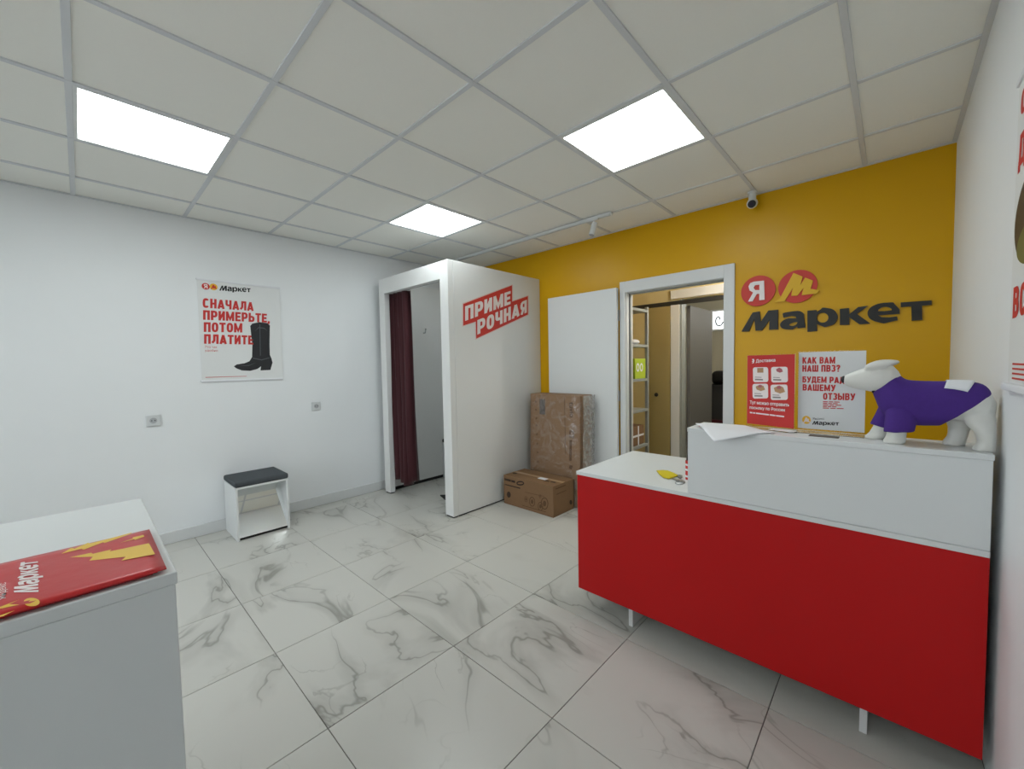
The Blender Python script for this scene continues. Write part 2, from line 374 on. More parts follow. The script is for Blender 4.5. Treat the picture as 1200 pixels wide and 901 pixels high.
box('grid_edge_angle', 0, XR, -.02, 0, H-.0015, H+.004, M_grid, ceil, 0)
for a, b in cells(GX[0]-.6, .6, 0, XR):
    for c, d in cells(GY[0]-.6, .6, YF, 0):
        if any(abs(a-lx) < .01 and abs(c-ly) < .01 for lx, ly in LIGHTS): continue
        if b-a < .03 or d-c < .03: continue
        slab('ceiling_tile', a+.008, b-.008, c+.008, d-.008, H+.006, H+.02, M_tile, ceil, 0)

# LED panels
M_led = emis('led_panel_glow', (.93, 1.0, 1.0), PANEL_POWER)
LL = ['square LED ceiling panel above the grey padded stool, nearest the left wall', 'smallest square LED ceiling panel, in front of the fitting booth',
      'square LED ceiling panel nearest the yellow wall and security camera', 'added unseen rear LED fill panel on the left wall side', 'added unseen rear LED fill panel on the right wall side']
for (x, y), lb in zip(LIGHTS, LL):
    t = thing('ceiling_light', lb, 'ceiling light', (x+.3, y+.3, H), 'square LED panels in the ceiling')
    boxes('frame', [(x+.012, x+.588, y+.012, y+.026, H, H+.02), (x+.012, x+.588, y+.574, y+.588, H, H+.02),
                    (x+.012, x+.026, y+.026, y+.574, H, H+.02), (x+.574, x+.588, y+.026, y+.574, H, H+.02)], M_lam, t)
    box('diffuser', x+.022, x+.578, y+.022, y+.578, H+.004, H+.012, M_led, t, 0)

# door casing and door leaf folded back on the wall
tr = boxes('trim_1', [(2.275, 2.329, -.018, 0, 0, 2.105), (3.166, 3.242, -.018, 0, 0, 2.105), (2.329, 3.166, -.018, 0, 2.004, 2.105)], M_base, bev=.003)
struct(tr, 'white door casing')
boxes('jamb', [(DX0, DX0+.018, 0, T, 0, DZ), (DX1-.018, DX1, 0, T, 0, DZ), (DX0+.018, DX1-.018, 0, T, DZ-.018, DZ)], M_base, tr, .001)
boxes('door_stop', [(DX0+.018, DX0+.028, .055, .08, 0, DZ-.018), (DX1-.028, DX1-.018, .055, .08, 0, DZ-.018), (DX0+.028, DX1-.028, .055, .08, DZ-.028, DZ-.018)], M_greym, tr, .001)
boxes('gasket', [(DX0+.018, DX0+.024, .046, .0545, 0, DZ-.018)], M_darkgrey, tr)
d1 = struct(box('door_1', 1.470, 2.268, -.066, -.028, .012, 2.052, M_door, bev=.002, seg=2), 'plain white door leaf folded open flat against the yellow wall')
for z in (.25, 1.05, 1.80): rod('hinge', (2.2735, -.034, z-.05), (2.2735, -.034, z+.05), .005, M_metal, d1)

# ------------------------------------------------------------------ storeroom seen through the doorway
M_dim = mat('storeroom_wall_paint', '#b9b5a4', .7, var=.04)
M_dkline = mat('dark_lintel_and_grille', '#2a2a28', .6)
struct(box('wall_store_left', 1.68, 1.80, T, 1.20, 0, 2.5, M_ochre, bev=0))
struct(box('wall_store_right', 3.60, 3.72, T, 3.6, 0, 2.5, M_dim, bev=0))
pw = struct(boxes('wall_store_partition', [(1.10, 2.375, 1.20, 1.30, 0, 2.5), (3.20, 3.60, 1.20, 1.30, 0, 2.5), (2.375, 3.20, 1.20, 1.30, 2.065, 2.5)], M_ochre), 'ochre painted inner wall with a second doorway')
box('rail', 1.80, 3.60, 1.175, 1.20, 2.005, 2.05, M_dkline, pw)  # dark strip stands in for the shaded underside of the lintel
struct(box('wall_store_far', 1.0, 3.72, 3.5, 3.62, 0, 2.5, M_dim, bev=0))
struct(box('wall_store_side', 1.0, 1.10, 1.30, 3.5, 0, 2.5, M_dim, bev=0))
struct(box('floor_storeroom', 1.0, 3.72, T, 3.62, -.12, 0, M_dim, bev=0))
struct(box('ceiling_storeroom', 1.0, 3.72, T, 3.62, 2.5, 2.6, M_dim, bev=0))
tr2 = struct(boxes('trim_2', [(2.276, 2.375, 1.172, 1.20, 0, 2.006), (2.276, 3.20, 1.172, 1.20, 2.075, 2.17), (3.20, 3.29, 1.172, 1.20, 0, 2.17)], M_base, bev=.002))
boxes('jamb', [(2.375, 2.40, 1.18, 1.32, 0, 2.065), (3.175, 3.20, 1.18, 1.32, 0, 2.065)], M_greym, tr2)
d2 = struct(box('door_2', 2.024, 2.270, 1.165, 1.198, .01, 2.0, mat('ochre_door_leaf', '#a0905f', .55, var=.04, scale=6), bev=.002), 'narrow ochre door with a black knob')
bm = bmesh.new(); cyl(bm, (2.124, 1.165, .98), (2.124, 1.135, .98), .01); ball(bm, (2.124, 1.13, .98), .024, 1, .7, 1)
bm_obj('knob', bm, M_black, d2, True)
# dark grey leaf standing open into the far room
bm = bmesh.new(); bmbox(bm, 0, .038, 0, .78, .01, 2.0, .002, 1)
d3 = struct(bm_obj('door_3', bm, M_darkgrey), 'dark grey inner door standing open'); d3.location = (2.402, 1.325, 0); d3.rotation_euler[2] = math.radians(0)
for z in (.5, 1.75): rod('hinge', (-.012, .0, z-.05), (-.012, 0, z+.05), .008, M_metal, d3)
# far window
wn = struct(boxes('window_1', [(2.0, 2.9, 3.47, 3.5, 1.84, 1.87), (2.0, 2.9, 3.47, 3.5, 2.15, 2.18), (2.0, 2.03, 3.47, 3.5, 1.87, 2.15), (2.87, 2.9, 3.47, 3.5, 1.87, 2.15), (2.44, 2.46, 3.47, 3.5, 1.87, 2.15)], M_base), 'small high storeroom window with curled grille')
M_sky = emis('daylight_pane', (.9, .96, 1), 2.2)
box('pane', 2.03, 2.44, 3.488, 3.494, 1.87, 2.15, M_sky, wn, 0); box('pane', 2.46, 2.87, 3.488, 3.494, 1.87, 2.15, M_sky, wn, 0)
for cx in (2.12, 2.26, 2.40, 2.55, 2.70):
    bm = bmesh.new()
    for k in range(10):
        a0, a1 = k*.6, (k+1)*.6
        P = lambda a: (cx+(.02+.008*a)*math.cos(a), 3.478, 2.01+(.03+.013*a)*math.sin(a))
        cyl(bm, P(a0), P(a1), .010, n=8)
    bm_obj('grille_curl', bm, M_dkline, wn)
# metal shelving
t = thing('storage_shelf', 'grey metal storage shelf inside the doorway, holding a lime green box', 'shelf', (2.05, .4, 0))
for x in (1.86, 2.235):
    for y in (.15, .64): box('post', x-.015, x+.015, y-.015, y+.015, 0, 1.94, M_greym, t)
for z in (.12, .50, .874, 1.193, 1.545, 1.91): box('shelf_board', 1.846, 2.25, .166, .624, z-.028, z, M_greym, t, .002)
def plainbox(name, label, cat, x0, x1, y0, y1, z0, z1, m, tape=None):
    t = thing(name, label, cat, ((x0+x1)/2, (y0+y1)/2, z0))
    box('body', x0, x1, y0, y1, z0, z1, m, t, .004, 2)
    if tape: 
        ym = (y0+y1)/2; zm = (z0+z1)/2
        boxes('tape', [(x1, x1+.001, ym-.012, ym+.012, z0, z1), (x1, x1+.001, y0, y1, zm-.01, zm+.01)], tape, t)
    return t
M_lime = mat('lime_green_carton', '#a9c02a', .6, var=.05)
t = plainbox('lime_box', 'lime green box with white print on the middle shelf of the storeroom rack', 'box', 2.0, 2.24, .36, .60, 1.193, 1.40, M_lime)
o_ = (2.2412, .42, 1.27)
poly('print', [[(2.2412, .42+.035*math.cos(a), 1.31+.045*math.sin(a)) for a in np.linspace(0, 2*math.pi, 16, False)], [(2.2412, .42+.018*math.cos(a), 1.31+.026*math.sin(a)) for a in np.linspace(0, 2*math.pi, 16, False)]], M_paper, t, 0, (1, 0, 0))
poly('print', [[(2.2412, .50+.035*math.cos(a), 1.31+.045*math.sin(a)) for a in np.linspace(0, 2*math.pi, 16, False)], [(2.2412, .50+.018*math.cos(a), 1.31+.026*math.sin(a)) for a in np.linspace(0, 2*math.pi, 16, False)]], M_paper, t, 0, (1, 0, 0))
plainbox('taped_carton', 'brown carton crossed with pale tape on a low storeroom shelf', 'box', 1.95, 2.22, .34, .60, .50, .70, M_card, M_paper)
plainbox('dark_carton', 'dark brown carton on the top storeroom shelf', 'box', 1.87, 2.07, .22, .60, 1.545, 1.80, mat('dark_cardboard', '#6b5138', .8))
bm = bmesh.new(); ball(bm, (2.155, .50, 1.5755), .07, .8, 1.2, .42); o = bm_obj('white_bag', bm, M_paper, None, True); tag(o, 'crumpled white bag at the front of the top storeroom shelf', 'bag')
# dark clutter in the far room
def bag(name, label, cat, x, y, z, sx, sy, sz, m):
    t = thing(name, label, cat, (x, y, z)); box('body', x-sx, x+sx, y-sy, y+sy, z, z+sz, m, t, min(sx, sy, sz)*.45, 4)
    bm = bmesh.new()
    for k in range(8):
        a, b = math.pi*k/8, math.pi*(k+1)/8
        cyl(bm, (x+.06*math.cos(a), y, z+sz-.01+.06*math.sin(a)), (x+.06*math.cos(b), y, z+sz-.01+.06*math.sin(b)), .009, n=8)
    bm_obj('handle', bm, m, t)
def crate(name, label, x0, x1, y0, y1, z0, z1, m):
    t = thing(name, label, 'crate', ((x0+x1)/2, (y0+y1)/2, z0)); k = .015
    boxes('body', [(x0, x1, y0, y1, z0, z0+k), (x0, x0+k, y0, y1, z0+k, z1), (x1-k, x1, y0, y1, z0+k, z1), (x0+k, x1-k, y0, y0+k, z0+k, z1), (x0+k, x1-k, y1-k, y1, z0+k, z1)], m, t)
    boxes('rim', [(x0-k, x0, y0-k, y1+k, z1-.03, z1), (x1, x1+k, y0-k, y1+k, z1-.03, z1), (x0, x1, y0-k, y0, z1-.03, z1), (x0, x1, y1, y1+k, z1-.03, z1)], m, t)
M_dk = mat('charcoal_plastic', '#2b2c2f', .6); M_dred = mat('maroon_plastic', '#4a1320', .6)
crate('storage_crate', 'maroon crate at the bottom of the stack in the far room', 2.15, 2.75, 2.75, 3.2, 0, .52, M_dred)
crate('storage_crate', 'charcoal crate on top of the maroon crate in the far room', 2.15, 2.75, 2.75, 3.2, .521, 1.02, M_dk)
bag('black_bag', 'black bag with a handle on top of the charcoal crate in the far room', 'bag', 2.40, 2.97, 1.021, .2, .16, .2, M_black)
# unseen globe lamps, added to brighten the storeroom and far room
M_led2 = emis('store_fill_glow', (1, .98, .94), STORE_FILL_POWER)
for lb, x, y in (('added globe fill lamp out of sight in the storeroom behind the doorway', 3.33, .55), ('added globe fill lamp out of sight in the far room', 3.30, 2.2)):
    t = thing('fill_globe', lb, 'lamp', (x, y, 2.5)); rod('canopy', (x, y, 2.499), (x, y, 2.48), .05, M_lam, t, n=24); rod('cord', (x, y, 2.48), (x, y, 2.29), .004, M_black, t, n=8)
    bm = bmesh.new(); ball(bm, (x, y, 2.20), .09, n=20); bm_obj('globe', bm, M_led2, t, True)

# ------------------------------------------------------------------ fitting booth
BX0, BX1, BY, BZ = .13, 1.31, -1.262, 2.285
t = thing('fitting_booth', 'white open-topped fitting booth with a red sign on its side', 'booth', ((BX0+BX1)/2, BY, 0))
box('front_post', BX0, BX0+.105, BY, BY+.06, .012, BZ, M_booth, t, .002)
box('front_post', BX1-.115, BX1-.0005, BY, BY+.06, .012, BZ, M_booth, t, .002)
box('header', BX0+.105, BX1-.115, BY, BY+.06, 2.13, BZ, M_booth, t, .002)
box('side_panel', BX1-.04, BX1, BY+.0605, -.004, .012, BZ, M_booth, t, .002)
box('side_panel', BX0-.02, BX0+.012, BY+.0605, -.004, .035, BZ, M_booth, t, .002)
box('back_panel', BX0+.0125, BX1-.0405, -.024, -.004, .03, BZ, M_booth, t, .002)
for a in ((BX0+.01, BX0+.095, BY+.006, BY+.054, 0, .012), (BX1-.105, BX1-.008, BY+.006, BY+.054, 0, .012), (BX1-.034, BX1-.006, BY+.07, -.01, 0, .012),
          (BX0-.014, BX0+.006, BY+.07, -.01, 0, .035)): box('foot', *a, M_black, t, 0)
rod('curtain_rod', (BX0+.013, -1.165, 2.150), (BX1-.041, -1.165, 2.150), .0105, M_metal, t)
bm = bmesh.new(); cyl(bm, (BX0+.012, -.72, 1.75), (BX0+.05, -.72, 1.75), .006, n=10); cyl(bm, (BX0+.05, -.72, 1.75), (BX0+.06, -.72, 1.785), .006, n=10); ball(bm, (BX0+.06, -.72, 1.79), .010, n=10)
bm_obj('coat_hook', bm, M_metal, t)
# sign on the side: two slanted red blocks with pale lettering (crop 530,320, scale 10.01)
sg = lambda x, y, l=0: on(530+x/10.01, 320+y/10.01, 0, BX1)+np.array([l, 0, 0])
sign_red = [(128, 362), (700, 143), (700, 335), (885, 270), (887, 485), (280, 768), (275, 568), (128, 615)]
pale = [(118, 353), (709, 130), (710, 322), (894, 258), (896, 492), (272, 782), (266, 580), (118, 628)]
sb = poly('sign_border', [[sg(*p, .0004) for p in pale]], mat('pale_pink_film', '#e5c9c4', .5), t, .0006, (1, 0, 0))
sr = poly('sign_panel', [[sg(*p, .0012) for p in sign_red]], M_psign, t, .0008, (1, 0, 0))
caps('sign_lettering', 'ПРИМЕ', sg(148, 562, .0026), sg(682, 362, .0026), sg(148, 390, .0026), M_fl, sr)
caps('sign_lettering', 'РОЧНАЯ', sg(292, 722, .0026), sg(872, 462, .0026), sg(292, 552, .0026), M_fl, sr)

# curtain
bm = bmesh.new(); nx, nz = 110, 30; G = []
for j in range(nz+1):
    f = j/nz; row = []
    for i in range(nx+1):
        s = i/nx
        x0 = .18+.012*f; x1 = .545+.045*f**1.5
        ph = s*2*math.pi*4.5
        amp = .034+.012*f
        x = x0+(x1-x0)*s+.010*math.sin(ph*2+1.0)*(1-.3*f); y = -1.165+amp*math.sin(ph+.5*math.sin(3*f+s*4))+.01*math.sin(s*9+f*5)*f
        zb = .150-.035*math.exp(-((s-.60)/.22)**2)+.03*(s > .86)
        z = 2.134+(zb-2.134)*f
        row.append(bm.verts.new((x, y, z)))
    G.append(row)
for j in range(nz):
    for i in range(nx): bm.faces.new((G[j][i], G[j][i+1], G[j+1][i+1], G[j+1][i]))
t = thing('booth_curtain', 'burgundy curtain gathered at the left side of the booth opening', 'curtain', (.37, -1.165, .12))
o = bm_obj('cloth', bm, M_curt, t, True); md = o.modifiers.new('s', 'SOLIDIFY'); md.thickness = .003
for k in range(8):
    bm = bmesh.new(); x = .20+.345*k/7
    for q in range(14):
        a, b = 2*math.pi*q/14, 2*math.pi*(q+1)/14
        cyl(bm, (x, -1.165+.0155*math.cos(a), 2.150+.0155*math.sin(a)), (x, -1.165+.0155*math.cos(b), 2.150+.0155*math.sin(b)), .0022, n=6)
    bm_obj('ring', bm, M_metal, t)

# ------------------------------------------------------------------ padded mirror stools
def stool(label, x0, x1, y0, y1, face):
    """face '+x' : open mirrored front looks to +x ; '-y' : looks to -y"""
    t = thing('padded_stool', label, 'stool', ((x0+x1)/2, (y0+y1)/2, 0), 'white box stools with grey seats')
    w_, d_ = .384, .37; k = .016; M = Matrix
    parts = []
    def put(name, o):
        parts.append(o); return o
    # built in a local frame: front looks to +x, origin at centre
    def b(name, a, m, bev=.0015, seg=1):
        bm = bmesh.new(); bmbox(bm, *a, bev, seg); me = bpy.data.meshes.new(name); bm.to_mesh(me); bm.free(); return put(name, link(name, me, m, t))
    hx, hy = d_/2, w_/2
    b('side_panel', (-hx, hx, -hy, -hy+k, 0, .428), M_lam); b('side_panel', (-hx, hx, hy-k, hy, 0, .428), M_lam)
    b('top_panel', (-hx, hx, -hy+k, hy-k, .412, .428), M_lam); b('back_panel', (-hx, -hx+k, -hy+k, hy-k, .02, .412), M_lam)
    b('shadow_gap_strip', (hx-.035, hx-.02, -hy+k, hy-k, .0, .018), M_black)  # black strip drawn for the shadow gap below the mirror
    b('seat_cushion', (-hx+.002, hx+.004, -hy-.003, hy+.003, .428, .474), M_cush, .016, 4)
    # mirror leaning back from the front lower edge
    bm = bmesh.new()
    for y in (-hy+k+.001, hy-k-.001):
        for p in ((hx-.008, .022), (hx-.178, .411), (hx-.183, .409), (hx-.013, .020)): bm.verts.new((p[0], y, p[1]))
    v = list(bm.verts)
    for i in range(4): bm.faces.new((v[i], v[(i+1) % 4], v[4+(i+1) % 4], v[4+i]))
    bm.faces.new(v[:4]); bm.faces.new(v[4:][::-1]); bmesh.ops.recalc_face_normals(bm, faces=bm.faces)
    me = bpy.data.meshes.new('mirror'); bm.to_mesh(me); bm.free(); put('m', link('mirror', me, M_mirror, t))
    t.rotation_euler[2] = 0 if face == '+x' else -math.pi/2
    return t
stool('white box stool with grey padded seat and mirrored front against the left wall', .022, .392, -2.690, -2.306, '+x')
stool('white box stool with grey seat inside the fitting booth', .145, .515, -.49, -.12, '-y')
# mat corner showing inside the booth
bm = bmesh.new(); vs_ = [bm.verts.new(p) for p in ((.70, -.955, 0), (.93, -1.03, 0), (1.22, -.80, 0), (.98, -.66, 0))]
f = bm.faces.new(vs_); r = bmesh.ops.extrude_face_region(bm, geom=[f]); bmesh.ops.translate(bm, verts=[v for v in r['geom'] if isinstance(v, bmesh.types.BMVert)], vec=(0, 0, .012))
tag(bm_obj('floor_mat', bm, mat('black_rubber', '#161718', .8)), 'black mat on the floor inside the fitting booth', 'mat')

# ------------------------------------------------------------------ logo shapes (crop 860,300 scale 4.8 on the yellow wall)
LG = lambda x, y: on(860+x/4.8, 300+y/4.8, 1, 0)
def rnd(L, k=3): return smooth_loop(L, k)
def ell(cx, cy, rx, ry, n=28): return [(cx+rx*math.cos(a), cy+ry*math.sin(a)) for a in np.linspace(0, 2*math.pi, n, False)]
LETTERS = [
 ('М', [[(45, 425), (108, 318), (148, 312), (152, 372), (196, 307), (250, 303), (250, 412), (200, 415), (202, 360), (160, 418), (124, 420), (117, 355), (87, 424)]]),
 ('а', [rnd([(276, 328), (325, 313), (375, 311), (401, 335), (402, 365)])[:-6]+[(402, 402), (360, 406), (358, 396)]+rnd([(340, 407), (305, 413), (272, 406), (262, 385), (280, 362), (322, 353)])[:-3]+[(352, 351), (350, 341), (325, 337), (280, 347)],
        rnd([(310, 388), (328, 376), (357, 371), (355, 383), (333, 394)], 2)]),
 ('р', [[(415, 308), (466, 304), (468, 315)]+rnd([(490, 300), (530, 294), (565, 305), (584, 338), (572, 375), (538, 393), (500, 393)])[:-3]+[(468, 383), (470, 422), (415, 426)],
        ell(500, 347, 33, 28, 20)]),
 ('к', [[(597, 298), (648, 293), (650, 328), (700, 288), (756, 280), (693, 326), (768, 380), (706, 384), (650, 345), (650, 386), (597, 388)]]),
 ('е', [[(934, 326), (932, 300)]+rnd([(905, 272), (862, 263), (810, 270), (766, 293), (752, 325), (768, 355), (808, 371), (862, 371)])[:-3]+[(922, 361), (918, 340), (870, 346), (830, 344), (811, 333)],
        rnd([(811, 311), (828, 291), (855, 286), (879, 292), (886, 306)], 2)]),
 ('т', [[(938, 262), (1112, 250), (1112, 275), (1058, 280), (1060, 360), (1000, 364), (998, 284), (938, 288)]]),
]
YA = [[(116, 146), (173, 140), (176, 247), (146, 250), (146, 214), (132, 215), (108, 256), (84, 257), (112, 207), (92, 195), (86, 172), (96, 154)], [(122, 166), (147, 162), (147, 193), (124, 193), (114, 180)]]
MM = [[(232, 260), (262, 240), (338, 97), (390, 118), (376, 166), (404, 124), (448, 140), (434, 186), (482, 194), (470, 212), (384, 222), (394, 182), (360, 224), (325, 226), (334, 182), (288, 256)]]
def norm_set(loopsets):
    W = [[[(LG(*p)[0], LG(*p)[2]) for p in L] for L in S] for S in loopsets]
    A = np.array([p for S in W for L in S for p in L]); lo, hi = A.min(0), A.max(0)
    return [[[((p[0]-lo[0])/(hi[0]-lo[0]), (p[1]-lo[1])/(hi[1]-lo[1])) for p in L] for L in S] for S in W]
NL = norm_set([s for _, s in LETTERS]); NYA = norm_set([YA])[0]; NMM = norm_set([MM])[0]
def word_market(name, P0, P1, P2, m, parent, nrm, thick=0):
    P0, P1, P2 = map(np.array, (P0, P1, P2)); bm_l = []
    for S in NL: bm_l.append([[P0+(P1-P0)*a+(P2-P0)*b for a, b in L] for L in S])
    bm = bmesh.new()
    for S in bm_l:
        es = []
        for L in S:
            vs_ = [bm.verts.new(Vector(p)) for p in L]; es += [bm.edges.new((vs_[i], vs_[(i+1) % len(vs_)])) for i in range(len(vs_))]
        bmesh.ops.triangle_fill(bm, use_beauty=True, edges=es, normal=Vector(nrm))
    return bm_obj(name, bm, m, parent)
def disc(name, c, U, V, m, parent, nrm, thick=0, n=32, lift=0):
    c, U, V, N = (np.array(a, float) for a in (c, U, V, nrm))
    return poly(name, [[c+N*lift+U*math.cos(a)+V*math.sin(a) for a in np.linspace(0, 2*math.pi, n, False)]], m, parent, thick, nrm)
def badge(kind, c, U, V, nrm, parent, disc_m, glyph_m, e=.0004, name=None):
    """round badge: disc plus the letter on it"""
    c, U, V, N = (np.array(a, float) for a in (c, U, V, nrm))
    bd = disc('badge', c, U, V, disc_m, parent, nrm) if not parent.parent else disc('badge', c, U, V, disc_m, parent, nrm) and parent
    S = NYA if kind == 'ya' else NMM; (a0, a1, b0, b1) = (-.52, .46, -.66, .68) if kind == 'ya' else (-.85, .85, -.75, .70)
    poly('badge_letter', [[c+N*e+U*(a0+(a1-a0)*p[0])+V*(b0+(b1-b0)*p[1]) for p in L] for L in S], glyph_m, bd, 0, nrm)

# wall logo (raised letters)
t = thing('wall_logo', 'raised shop logo with two red badges and black letters on the yellow wall', 'sign', tuple(LG(137, 197)*[1, 0, 1]))
NY = (0, -1, 0)
for ch, S in LETTERS: poly('letter', [[LG(*p) for p in L] for L in S], M_blackcard, t, .014, NY)
M_lr = mat('red_logo_board', '#c8372c', .5, var=.02); M_ly = mat('yellow_logo_board', '#dcae12', .45, var=.02); M_lw = mat('pale_logo_letter', '#ece6e6', .5)
c1 = LG(137, 197); c2 = LG(358, 172)
r1 = (LG(233, 185)[0]-LG(40, 205)[0])/2; r2 = (LG(470, 160)[0]-LG(250, 180)[0])/2
b1 = disc('badge', c1, (r1, 0, 0), (0, 0, r1), M_lr, t, NY, .012, 48); b2 = disc('badge', c2, (r2, 0, 0), (0, 0, r2), M_lr, t, NY, .012, 48)
up = lambda p, l: p+np.array([0, -l, 0])
poly('badge_letter', [[up(LG(*p), .0125) for p in L] for L in YA], M_lw, b1, .008, NY)
poly('badge_letter', [[up(LG(*p), .0125) for p in L] for L in MM], M_ly, b2, .008, NY)

# ------------------------------------------------------------------ poster on the left wall (crop 220,310 scale 6.007)
t = thing('boot_poster', 'white poster of a black cowboy boot with red lettering on the left wall', 'poster', (0, -2.495, 1.265))
NXp = (1, 0, 0)
sh = box('sheet', .0015, .0045, -2.796, -2.186, 1.275, 2.10, M_poster, t, 0)
box('rail', .001, .010, -2.802, -2.182, 2.096, 2.112, M_paper, t, .003, 2); box('rail', .001, .010, -2.806, -2.192, 1.262, 1.278, M_paper, t, .003, 2)
S1 = lambda x, y, l=.0052: on(220+x/6.007, 310+y/6.007, 0, l)
def tpx(S, txt, bl, br, tl, m, wt=.03, par=None):
    if txt.upper() == txt: return caps('lettering', txt, S(*bl), S(*br), S(*tl), m, par)
    return text('lettering', txt, S(*bl), S(*br), S(*tl), m, par, wt)
for a in (('СНАЧАЛА', (105, 303), (463, 327), (105, 235)), ('ПРИМЕРЬТЕ,', (108, 388), (576, 409), (108, 320)),
          ('ПОТОМ', (113, 474), (384, 478), (113, 405)), ('ПЛАТИТЕ', (115, 557), (462, 563), (115, 489))): tpx(S1, a[0], a[1], a[2], a[3], M_pred, .035, sh)
tpx(S1, 'Это так', (120, 588), (206, 589), (120, 570), M_pred, .0, sh); tpx(S1, 'удобно', (120, 615), (212, 616), (120, 596), M_pred, .0, sh)
kk = S1(0, 0)[2]-S1(0, 26)[2]
badge('ya', S1(127, 153), (0, .027, 0), (0, 0, .027), NXp, sh, M_pred, M_fl); badge('m', S1(182, 157), (0, .027, 0), (0, 0, .027), NXp, sh, M_pyel, M_pred)
word_market('lettering', S1(222, 190), S1(442, 203), S1(222, 146), M_pblk, sh, NXp)
boot = [(440, 432), (455, 415), (505, 405), (560, 412), (578, 427), (576, 560), (578, 635), (590, 662), (597, 690), (582, 742), (512, 745), (516, 716), (490, 735), (440, 748), (380, 745), (340, 729), (325, 716), (345, 703), (400, 694), (435, 680), (453, 650), (455, 560), (445, 480)]
poly('boot_print', [[S1(*p, .0054) for p in boot]], M_boot, sh, 0, NXp)
M_bl = mat('grey_boot_stitch', '#55585d', .6)
for L in ([(458, 655), (520, 668), (578, 652), (579, 657), (520, 674), (458, 661)], [(505, 420), (510, 420), (514, 640), (509, 640)], [(470, 470), (500, 440), (540, 445), (562, 470), (540, 452), (500, 447)], [(345, 712), (430, 708), (480, 690), (430, 713)]):
    poly('boot_stitch', [[S1(*p, .0057) for p in L]], M_bl, sh, 0, NXp)
poly('rule', [[S1(*p) for p in [(125, 792), (415, 784), (415, 787), (125, 796)]]], M_pred, sh, 0, NXp)

# poster on the right wall, seen edge on
t = thing('shoe_poster', 'white poster with red letters and a brown shoe on the right wall', 'poster', (XR, -1.965, 1.26))
sh = box('sheet', XR-.0045, XR-.0015, -2.27, -1.665, 1.275, 2.10, M_poster, t, 0)
box('rail', XR-.010, XR-.001, -2.275, -1.660, 2.096, 2.112, M_paper, t, .003, 2); box('rail', XR-.016, XR-.001, -2.275, -1.655, 1.258, 1.280, M_paper, t, .005, 3)
NXm = (-1, 0, 0); xr = XR-.0052
def trw(txt, y0, y1, z0, z1): caps('lettering', txt, (xr, y0, z0), (xr, y1, z0), (xr, y0, z1), M_pred, sh)
trw('С', -1.70, -1.765, 2.00, 2.065); trw('Д', -1.695, -1.78, 1.862, 1.95); trw('ВС', -1.697, -1.85, 1.458, 1.543)
M_brs = mat('brown_shoe_print', '#4b3a24', .6, var=.2); M_ols = mat('olive_shoe_print', '#6f6b35', .6, var=.15)
poly('shoe_print', [[(xr, -1.895+.215*math.cos(a), 1.705+.125*math.sin(a)) for a in np.linspace(0, 2*math.pi, 40, False)]], M_brs, sh, 0, NXm)
poly('shoe_print', [[(xr-.0005, -1.92+.20*math.cos(a), 1.64+.06*math.sin(a)) for a in np.linspace(0, 2*math.pi, 40, False)]], M_ols, sh, 0, NXm)
for k in range(4): poly('rule', [[(xr, -1.72, 1.335-.013*k), (xr, -2.05, 1.335-.013*k), (xr, -2.05, 1.330-.013*k), (xr, -1.72, 1.330-.013*k)]], M_pred, sh, 0, NXm)

# ------------------------------------------------------------------ sockets on the left wall
def socket(label, yc, zc):
    t = thing('wall_socket', label, 'socket', (0, yc, zc), 'wall sockets on the left wall')
    box('plate', 0, .011, yc-.042, yc+.042, zc-.042, zc+.042, M_socket, t, .004, 2)
    bm = bmesh.new(); cyl(bm, (.0105, yc, zc), (.0125, yc, zc), .022, n=24); sf = bm_obj('socket_face', bm, M_hole, t)
    rod('pin_hole', (.0126, yc-.0095, zc), (.0132, yc-.0095, zc), .004, M_black, sf, n=12); rod('pin_hole', (.0126, yc+.0095, zc), (.0132, yc+.0095, zc), .004, M_black, sf, n=12)
socket('white wall socket to the left of the grey padded stool', -3.112, .982)
socket('white wall socket between the boot poster and the fitting booth', -1.905, .990)

# ------------------------------------------------------------------ cardboard boxes
t = thing('long_carton', 'low brown carton with dark print on the floor beside the booth', 'box', (1.675, -.52, 0))
bm = bmesh.new(); bmbox(bm, 1.368, 1.978, -.680, -.366, 0, .283, .004, 2); cb = bm_obj('body', bm, M_card, t)
LB = Sheet([(140, 205), (825, 370), (820, 805), (120, 592)], (1.368, -.680, 0), (.61, 0, 0), (0, 0, .283))
q4 = lambda S, x0, y0, x1, y1, x2, y2, x3, y3, l=.0006: [S(x0, y0, l), S(x1, y1, l), S(x2, y2, l), S(x3, y3, l)]
for L in ((150, 250, 240, 272, 240, 302, 150, 280), (245, 276, 298, 288, 298, 318, 245, 305), (150, 328, 365, 382, 365, 398, 150, 342)): poly('print', [q4(LB, *L)], M_ink, cb, 0, (0, -1, 0))
poly('print', [[LB(*p) for p in ell(370, 322, 55, 32, 20)], [LB(*p) for p in ell(370, 322, 40, 12, 16)]], M_ink, cb, 0, (0, -1, 0))
poly('print', [[LB(*p) for p in ell(197, 475, 28, 42, 18)]], M_ink, cb, 0, (0, -1, 0))
M_ink2 = mat('faded_box_print', '#5d4229', .8)
for cx, cy, r in ((440, 540, 30), (525, 575, 52), (640, 640, 48), (700, 600, 66), (640, 500, 22)):
    poly('drawing', [[LB(*p) for p in ell(cx, cy, r*.8, r*1.3, 24)], [LB(*p) for p in ell(cx, cy, r*.62, r*1.08, 24)]], M_ink2, cb, 0, (0, -1, 0))
    poly('drawing', [[LB(*p) for p in ell(cx, cy, r*.35, r*.6, 18)]], M_ink2, cb, 0, (0, -1, 0))
